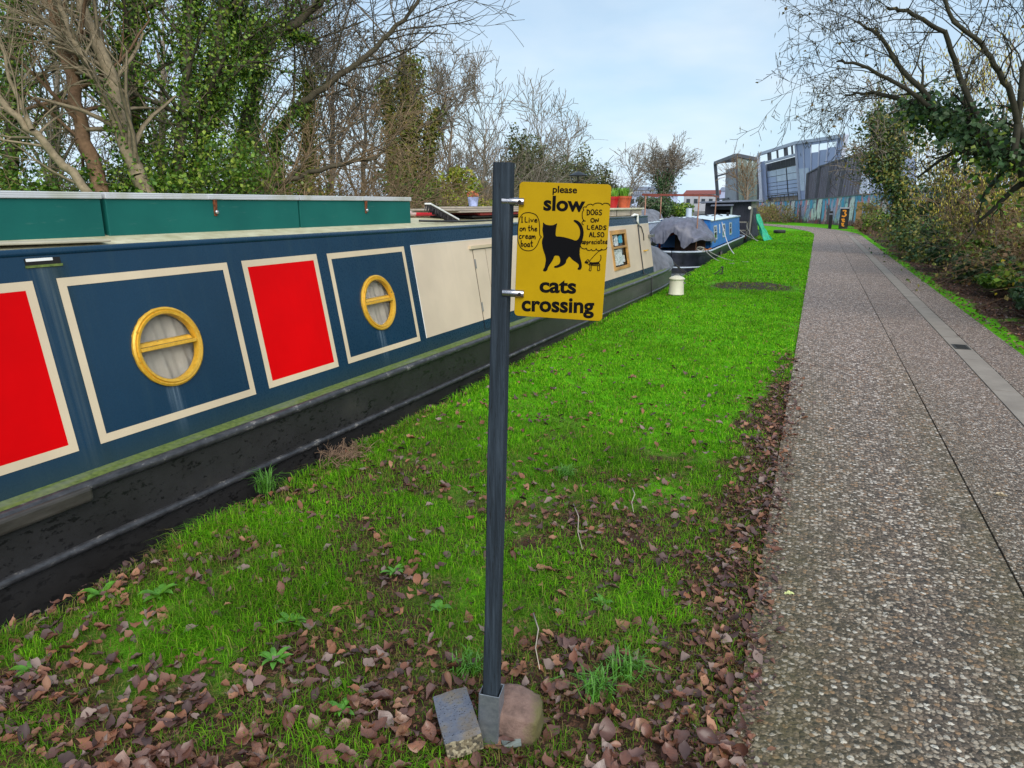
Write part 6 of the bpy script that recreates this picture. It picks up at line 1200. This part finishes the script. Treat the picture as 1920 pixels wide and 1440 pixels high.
def grass(u0, u1, y0, y1, dens, wd, h0, h1, keep_bare=.42):
    n_ = int(dens * (u1 - u0) * (y1 - y0)); u = rs.uniform(u0, u1, n_); y = rs.uniform(y0, y1, n_); b_ = bare(u, y); clump = fbm(u * 9, y * 9, 41)
    ok = (rs.random(n_) < (1 - b_ * (1 - keep_bare)) * np.clip(-.30 + 2.6 * clump, .0, 1.)) & (u > edge(y) - .015); u, y, b_, clump = u[ok], y[ok], b_[ok], clump[ok]; n_ = len(u)
    h_ = rs.uniform(h0, h1, n_) * (.55 + .9 * fbm(u * 3, y * 3, 43)) * (1 - .35 * b_) * np.where(u < edge(y) + .10, 1.5, 1.); a = rs.uniform(0, 6.283, n_); le = rs.uniform(.2, 1.5, n_); x = u + bend(y); z = gz(u, y) - .004
    o = np.stack([np.cos(a), np.sin(a), 0 * a], -1); s = np.stack([-np.sin(a), np.cos(a), 0 * a], -1) * (wd * rs.uniform(.6, 1.3, n_))[:, None] * .5; p = np.stack([x, y, z], -1); upv = np.array([0, 0, 1.])
    p1 = p + o * (h_ * le * .35)[:, None] + upv * (h_ * .62)[:, None]; p2 = p + o * (h_ * le * 1.0)[:, None] + upv * (h_ * np.maximum(.22, 1.0 - .45 * le))[:, None]
    pal = np.array([(.060, .215, .003), (.085, .30, .003), (.12, .39, .004), (.165, .47, .006), (.25, .50, .02)]); dry = np.array([(.22, .19, .05), (.28, .25, .08)])
    c = pal[rs.integers(0, 5, n_)] * (.40 + .55 * fbm(u * .8, y * .8, 47) + .65 * fbm(u * 3.3, y * 2.2, 49))[:, None] * rs.uniform(.8, 1.2, (n_, 1)); nearf = (.55 * b_ + .30 * np.clip(1 - (y - 1.5) / 5., 0, 1) * fbm(u * 2.3, y * 2.3, 53))[:, None]; c = c * (1 - nearf) + np.array([(.105, .165, .022)]) * nearf * rs.uniform(.6, 1.3, (n_, 1)); d_ = rs.random(n_) < (.06 + .26 * b_ + .15 * (u < edge(y) + .12)); c[d_] = dry[rs.integers(0, 2, d_.sum())] * rs.uniform(.6, 1.1, (d_.sum(), 1))
    return np.stack([p - s, p + s, p1 + s * .75, p1 - s * .75, p2], 1), c
parts = [grass(-2.85, -.06, .9, 2.6, 18500, .0029, .018, .070), grass(-2.85, -.06, 2.6, 4.6, 13000, .0038, .018, .060), grass(-2.85, -.06, 4.6, 8., 6800, .0058, .018, .048), grass(-2.85, -.06, 8, 14, 3000, .0095, .02, .045), grass(-2.85, -.06, 14, 26, 900, .018, .028, .055), grass(-2.85, -.06, 26, 46, 260, .034, .03, .055), grass(2.16, 2.95, 8, 14, 2600, .007, .02, .06, .1), grass(2.16, 2.9, 14, 40, 600, .016, .02, .06, .1)]
GV = np.concatenate([q[0] for q in parts]); GC = np.concatenate([q[1] for q in parts]); n_ = len(GV); i = np.arange(n_) * 5
Ft = np.concatenate([np.stack([i, i + 1, i + 2], -1), np.stack([i, i + 2, i + 3], -1), np.stack([i + 3, i + 2, i + 4], -1)])
g_o = npmesh('grass', GV.reshape(-1, 3), Ft, m_grass, None, np.repeat(GC, 5, 0)); tag(g_o, 'short green grass of the canal verge', 'grass', kind='stuff')
print('grass blades', n_)

def leaf_shape(seed, curl, fold, n_=8, wid=.34):
    rg = random.Random(seed); m = []; tw = rg.uniform(-.5, .5); ph = rg.uniform(0, 6)
    for i_ in range(n_ + 1):
        t = i_ / n_; w2 = wid * math.sin(math.pi * t ** .8) ** 1.15 + .008; zc = curl * (4 * (t - .5) ** 2) + .03 * math.sin(5 * t + ph)
        for s_ in (-1, 0, 1): m.append(((t - .5), s_ * w2 * (1 - .3 * abs(fold)) + .04 * math.sin(3 * t + ph), zc + abs(s_) * fold * w2 + s_ * tw * w2 * (t - .3) + .05 * math.sin(t * 17 + ph + s_ * 2) * abs(s_)))
    f = []
    for i_ in range(n_):
        for j in range(2): a = i_ * 3 + j; f.append((a, a + 3, a + 4, a + 1))
    k0 = len(m); m += [(-.5, -.008, m[1][2]), (-.5, .012, m[1][2]), (-.68, .03, m[1][2] + .05), (-.68, .015, m[1][2] + .05)]; f.append((k0, k0 + 1, k0 + 2, k0 + 3))
    return np.array(m), np.array(f)
SH = [leaf_shape(k, c_, f_) for k, (c_, f_) in enumerate(((.14, .35), (.30, .6), (-.18, .5), (.08, .95), (.38, .25), (-.08, .2), (.20, -.45), (.05, .75)))]
LP = 1.25 * np.array([(.10, .045, .030), (.14, .060, .038), (.075, .038, .033), (.18, .078, .042), (.12, .068, .060), (.06, .036, .034), (.22, .11, .065), (.16, .115, .10)])
n = NT('fallen_leaf'); v = n.co(); X = n.xyz(v); rr = n.rnd(); vein = n.math('SINE', n.math('ADD', n.math('MULTIPLY', X[0], 60.), n.math('MULTIPLY', n.math('ABSOLUTE', X[1]), -55.)))
cc = n.ramp(rr, [(0, (.13, .052, .034)), (.2, (.19, .078, .048)), (.4, (.085, .043, .038)), (.6, (.25, .105, .055)), (.75, (.15, .085, .076)), (.9, (.30, .155, .085)), (1., (.23, .17, .155))])
cc = n.mix(n.math('MULTIPLY', n.math('GREATER_THAN', vein, .75), .35), cc, (.06, .03, .02)); cc = n.mix(n.ramp(n.noise(v, 5, 4), [(.4, 0.), (.75, .6)]), cc, (.07, .035, .025)); m_fl = n.fin(cc, .38, spec=.5)
me_l = []
for sv, sf in SH:
    me = bpy.data.meshes.new('fallen_leaf'); me.from_pydata([tuple(p) for p in sv], [], [tuple(f) for f in sf]); me.materials.append(m_fl); me.polygons.foreach_set('use_smooth', [True] * len(me.polygons)); me_l.append(me)
n_ = 30000; u = rs.uniform(-2.75, -.02, n_); y = 1.0 + 16 * rs.random(n_) ** 1.9; b_ = bare(u, y); ok = rs.random(n_) < np.clip(.30 + .70 * b_ ** 1.2, 0, 1) * np.clip(1.15 - (y - 1) / 7, .03, 1) * .36; u, y = u[ok], y[ok]
d2 = np.hypot(u, y); order = np.argsort(d2); u, y = u[order], y[order]; print('leaves', len(u))
# what lies in view, nearest first
vis = np.array([(lambda q: -20 < 960 + FPX * q.dot(RT) / q.dot(FW) < 1940 and 720 - FPX * q.dot(UP) / q.dot(FW) < 1460)(Vector((a, b, 0)) - Vector((0, 0, CAM_H))) for a, b in zip(u, y)])
NEAR = 300; iv = np.where(vis)[0][:NEAR]; rest = np.setdiff1d(np.arange(len(u)), iv); rg = random.Random(12)
for q in iv:
    o = bpy.data.objects.new('fallen_leaf', me_l[rg.randrange(8)]); col.objects.link(o); sz = rg.uniform(.030, .078); o.scale = (sz, sz, sz); o.rotation_euler = (rg.gauss(0, .35), rg.gauss(0, .35), rg.uniform(0, 6.28)); o.location = (u[q], y[q], float(gz(u[q], y[q])) + .008 + rg.uniform(0, .022))
    dpost = math.hypot(u[q] + .751, y[q] - 1.588)
    zone = ('brown fallen leaf lying close round the post socket, brick and stone', 'fallen leaves round the post foot') if dpost < .35 else ('brown fallen leaf in the bare strip along the path edge', 'fallen leaves along the path edge') if u[q] > -.42 else ('brown fallen leaf close to the water edge beside the hull', 'fallen leaves by the water edge') if u[q] < -2.0 else ('brown fallen leaf in the grass between the post and the path', 'fallen leaves between post and path') if u[q] > -.75 else ('brown fallen leaf in the open grass between the post and the boat', 'fallen leaves between post and boat')
    tag(o, zone[0], 'leaf', zone[1])
def bigleaves(u, y, z, sz, pal, name):
    VV = []; FF = []; CC = []; k0 = 0
    for j, (sv, sf) in enumerate(SH):
        sel = np.where(np.arange(len(u)) % 8 == j)[0]; N2 = len(sel); a = rs.uniform(0, 6.283, N2); tx, ty = rs.normal(0, .3, N2), rs.normal(0, .3, N2); s_ = sz * rs.uniform(.65, 1.3, N2)
        p = sv[None] * s_[:, None, None]; p = np.stack([p[..., 0], p[..., 1], p[..., 2] + p[..., 0] * tx[:, None] + p[..., 1] * ty[:, None]], -1); ca, sa = np.cos(a)[:, None], np.sin(a)[:, None]
        q = np.stack([p[..., 0] * ca - p[..., 1] * sa + u[sel][:, None], p[..., 0] * sa + p[..., 1] * ca + y[sel][:, None], p[..., 2] + z[sel][:, None]], -1); VV.append(q.reshape(-1, 3)); FF.append((sf[None] + (k0 + np.arange(N2) * len(sv))[:, None, None]).reshape(-1, 4)); k0 += N2 * len(sv); CC.append(np.repeat(pal[rs.integers(0, len(pal), N2)] * rs.uniform(.7, 1.25, (N2, 1)), len(sv), 0))
    return npmesh(name, np.concatenate(VV), np.concatenate(FF), m_dead, None, np.concatenate(CC), True)
ur = np.concatenate([u[rest], rs.uniform(2.12, 3.1, 2600), rs.normal(-.16, .09, 500)]); yr = np.concatenate([y[rest], 8 + 20 * rs.random(2600) ** 1.4, 1.0 + 7 * rs.random(500) ** 1.3]); zr_ = np.where(ur < 2, gz(ur, yr) + .012, .02) + rs.uniform(0, .015, len(ur))
lit = bigleaves(ur, yr, zr_, .044, LP, 'leaf_litter'); tag(lit, 'scattered brown leaf litter over the verge and hedge foot', 'leaf litter', kind='stuff')
uc = np.concatenate([rs.normal(-.15, .10, 5200), rs.uniform(-1.3, -.1, 2200)]); yc = np.concatenate([.9 + 8 * rs.random(5200) ** 1.4, 1.0 + 3.0 * rs.random(2200)]); okc = (uc < .02) & (bare(uc, yc) > rs.uniform(.2, 1., len(uc))); uc, yc = uc[okc], yc[okc]
cr_ = bigleaves(uc, yc, np.maximum(gz(uc, yc), np.where(uc > PW0, PZ, -1)) + .006, .018, LP * .85, 'leaf_crumbs'); tag(cr_, 'broken leaf crumbs and twigs along the path edge', 'leaf litter', kind='stuff')
def oneleaf(label, px_, py2, z, size, c_, seed, rot=0.):
    p = atZ(px_, py2, z); mm = simple('leaf_colour', c_, .5, 0, .2, 5); me = bpy.data.meshes.new('fallen_leaf'); sv, sf = SH[seed]; me.from_pydata([tuple(q) for q in sv], [], [tuple(f) for f in sf]); me.materials.append(mm)
    o = bpy.data.objects.new('fallen_leaf', me); link(o); o.location = (p.x, p.y, z); o.scale = (size,) * 3; o.rotation_euler = (0, 0, rot); tag(o, label, 'leaf', 'leaves lying on the path')
oneleaf('pale yellow-green leaf lying alone on the aggregate path', 1480, 1112, PZ + .004, .042, (.52, .55, .22), 5, .2); oneleaf('dull red leaf at the very edge of the path', 1415, 1271, PZ + .008, .045, (.20, .07, .065), 1, 1.); oneleaf('long straw-coloured leaf on the path slabs near the seam', 1877, 930, PZ + .006, .06, (.42, .34, .22), 3, -.2); oneleaf('brown leaf lying on the channel slab', 1798, 630, PZ + .008, .07, (.16, .10, .08), 4, .5); oneleaf('small tan leaf in the middle of the aggregate path', 1560, 805, PZ + .006, .05, (.32, .2, .13), 2, .7)
# rosette weeds and grass tussocks
m_weed = simple('weed_leaf', (.065, .20, .014), .5, 0, .4, 30)
def weed(label, px_, py2, nl, L, seed, wide=.16):
    p = atZ(px_, py2); rg = random.Random(seed); m = MB(); p.z = float(gz(p.x, p.y)) + .004
    for k in range(nl):
        a = 2 * math.pi * k / nl + rg.uniform(-.3, .3); l_ = L * rg.uniform(.6, 1.2); rise = rg.uniform(.25, .8); o = Vector((math.cos(a), math.sin(a), 0)); s_ = Vector((-math.sin(a), math.cos(a), 0)); k0 = len(m.v)
        for i_ in range(5):
            t = i_ / 4; c_ = o * l_ * t + Vector((0, 0, .01 + l_ * rise * math.sin(t * 2.2) * .6)); w2 = l_ * wide * (math.sin(math.pi * (.12 + .88 * t)) ** .7 if i_ < 4 else .02); m.v += [tuple(c_ - s_ * w2 + Vector((0, 0, w2 * .3))), tuple(c_), tuple(c_ + s_ * w2 + Vector((0, 0, w2 * .3)))]
        for i_ in range(4):
            for j in range(2): b0 = k0 + i_ * 3 + j; m.f.append((b0, b0 + 3, b0 + 4, b0 + 1))
    o = m.build('rosette_weed', m_weed, None, True); o.location = p; tag(o, label, 'weed', 'rosette weeds in the grass')
weed('leafy green rosette weed beside the post among brown leaves', 738, 1072, 11, .055, 1); weed('spreading rosette weed left of the brick', 545, 1168, 12, .06, 2); weed('low rosette weed near the leaf pile left of the brick', 515, 1240, 12, .06, 3); weed('broad dock weed at the water edge on the left', 190, 1110, 9, .075, 4, .2); weed('broad-leaved weed near the dock on the left', 300, 1120, 9, .07, 5, .2); weed('pale rosette with one wide leaf by the post', 823, 1142, 6, .05, 6, .3); weed('dark green rosette between leaves and path', 1130, 1130, 12, .05, 7); weed('small rosette right of the post by the bark', 640, 1330, 12, .05, 8); weed('round grass-green rosette at the bottom left', 60, 1260, 10, .06, 9, .2)
def tuft(label, px_, py2, nb, L, seed):
    p = atZ(px_, py2); rg = random.Random(seed); m = MB(); p.z = float(gz(p.x, p.y))
    for k in range(nb):
        a = rg.uniform(0, 6.28); q = Vector((rg.gauss(0, .025), rg.gauss(0, .025), 0)); le = rg.uniform(.2, 1.1); l_ = L * rg.uniform(.5, 1.1); o = Vector((math.cos(a), math.sin(a), 0)); s_ = Vector((-math.sin(a), math.cos(a), 0)) * .0022
        p1_ = q + o * l_ * le * .4 + Vector((0, 0, l_ * .65)); p2_ = q + o * l_ * le + Vector((0, 0, l_ * (1.02 - .45 * le))); m.add([q - s_, q + s_, p1_ + s_ * .8, p1_ - s_ * .8, p2_], [(0, 1, 2, 3), (3, 2, 4)])
    o = m.build('grass_tussock', m_weed, None); o.location = p; tag(o, label, 'grass', 'longer grass tussocks')
tuft('long grass tussock leaning over the water below the second red panel', 500, 905, 80, .17, 1); tuft('long grass tussock right of the stone', 1120, 1300, 120, .11, 2); tuft('grass tussock between the post and the path', 1060, 890, 120, .09, 3); tuft('grass tussock at the path edge low in the picture', 1170, 1265, 110, .10, 4); tuft('grass tussock behind the brick', 880, 1255, 80, .09, 5)
# clod of dead turf on the bank edge, twigs
p = atZ(650, 852); brush('dead_grass_clump', 'matted brown dead grass lying on the bank edge', (p.x, p.y, -.01), (.10, .16, .05), 120, 300, simple('straw', (.22, .14, .09), .9, 0, .3, 30), .0028, None, .1, (0, 0, .4))['category'] = 'grass'
for k, (a, b, lab) in enumerate((((1075, 945), (1092, 1030), 'thin pale twig standing out of the leaves by the path'), ((1000, 1150), (1012, 1255), 'long thin grey twig lying behind the stone'), ((1185, 915), (1188, 960), 'short straw-coloured twig in the leaf litter'))):
    A3, B3 = atZ(*a, .02), atZ(*b, .015); o = MB().tube([Vector((0, 0, 0)), (B3 - A3) * .35 + Vector((.012, 0, .012)), (B3 - A3) * .7 + Vector((-.008, 0, .01)), B3 - A3], [.003, .0028, .002, .0015], 5).build('twig', m_wb, None, True); o.location = A3; tag(o, lab, 'twig', 'twigs on the verge')
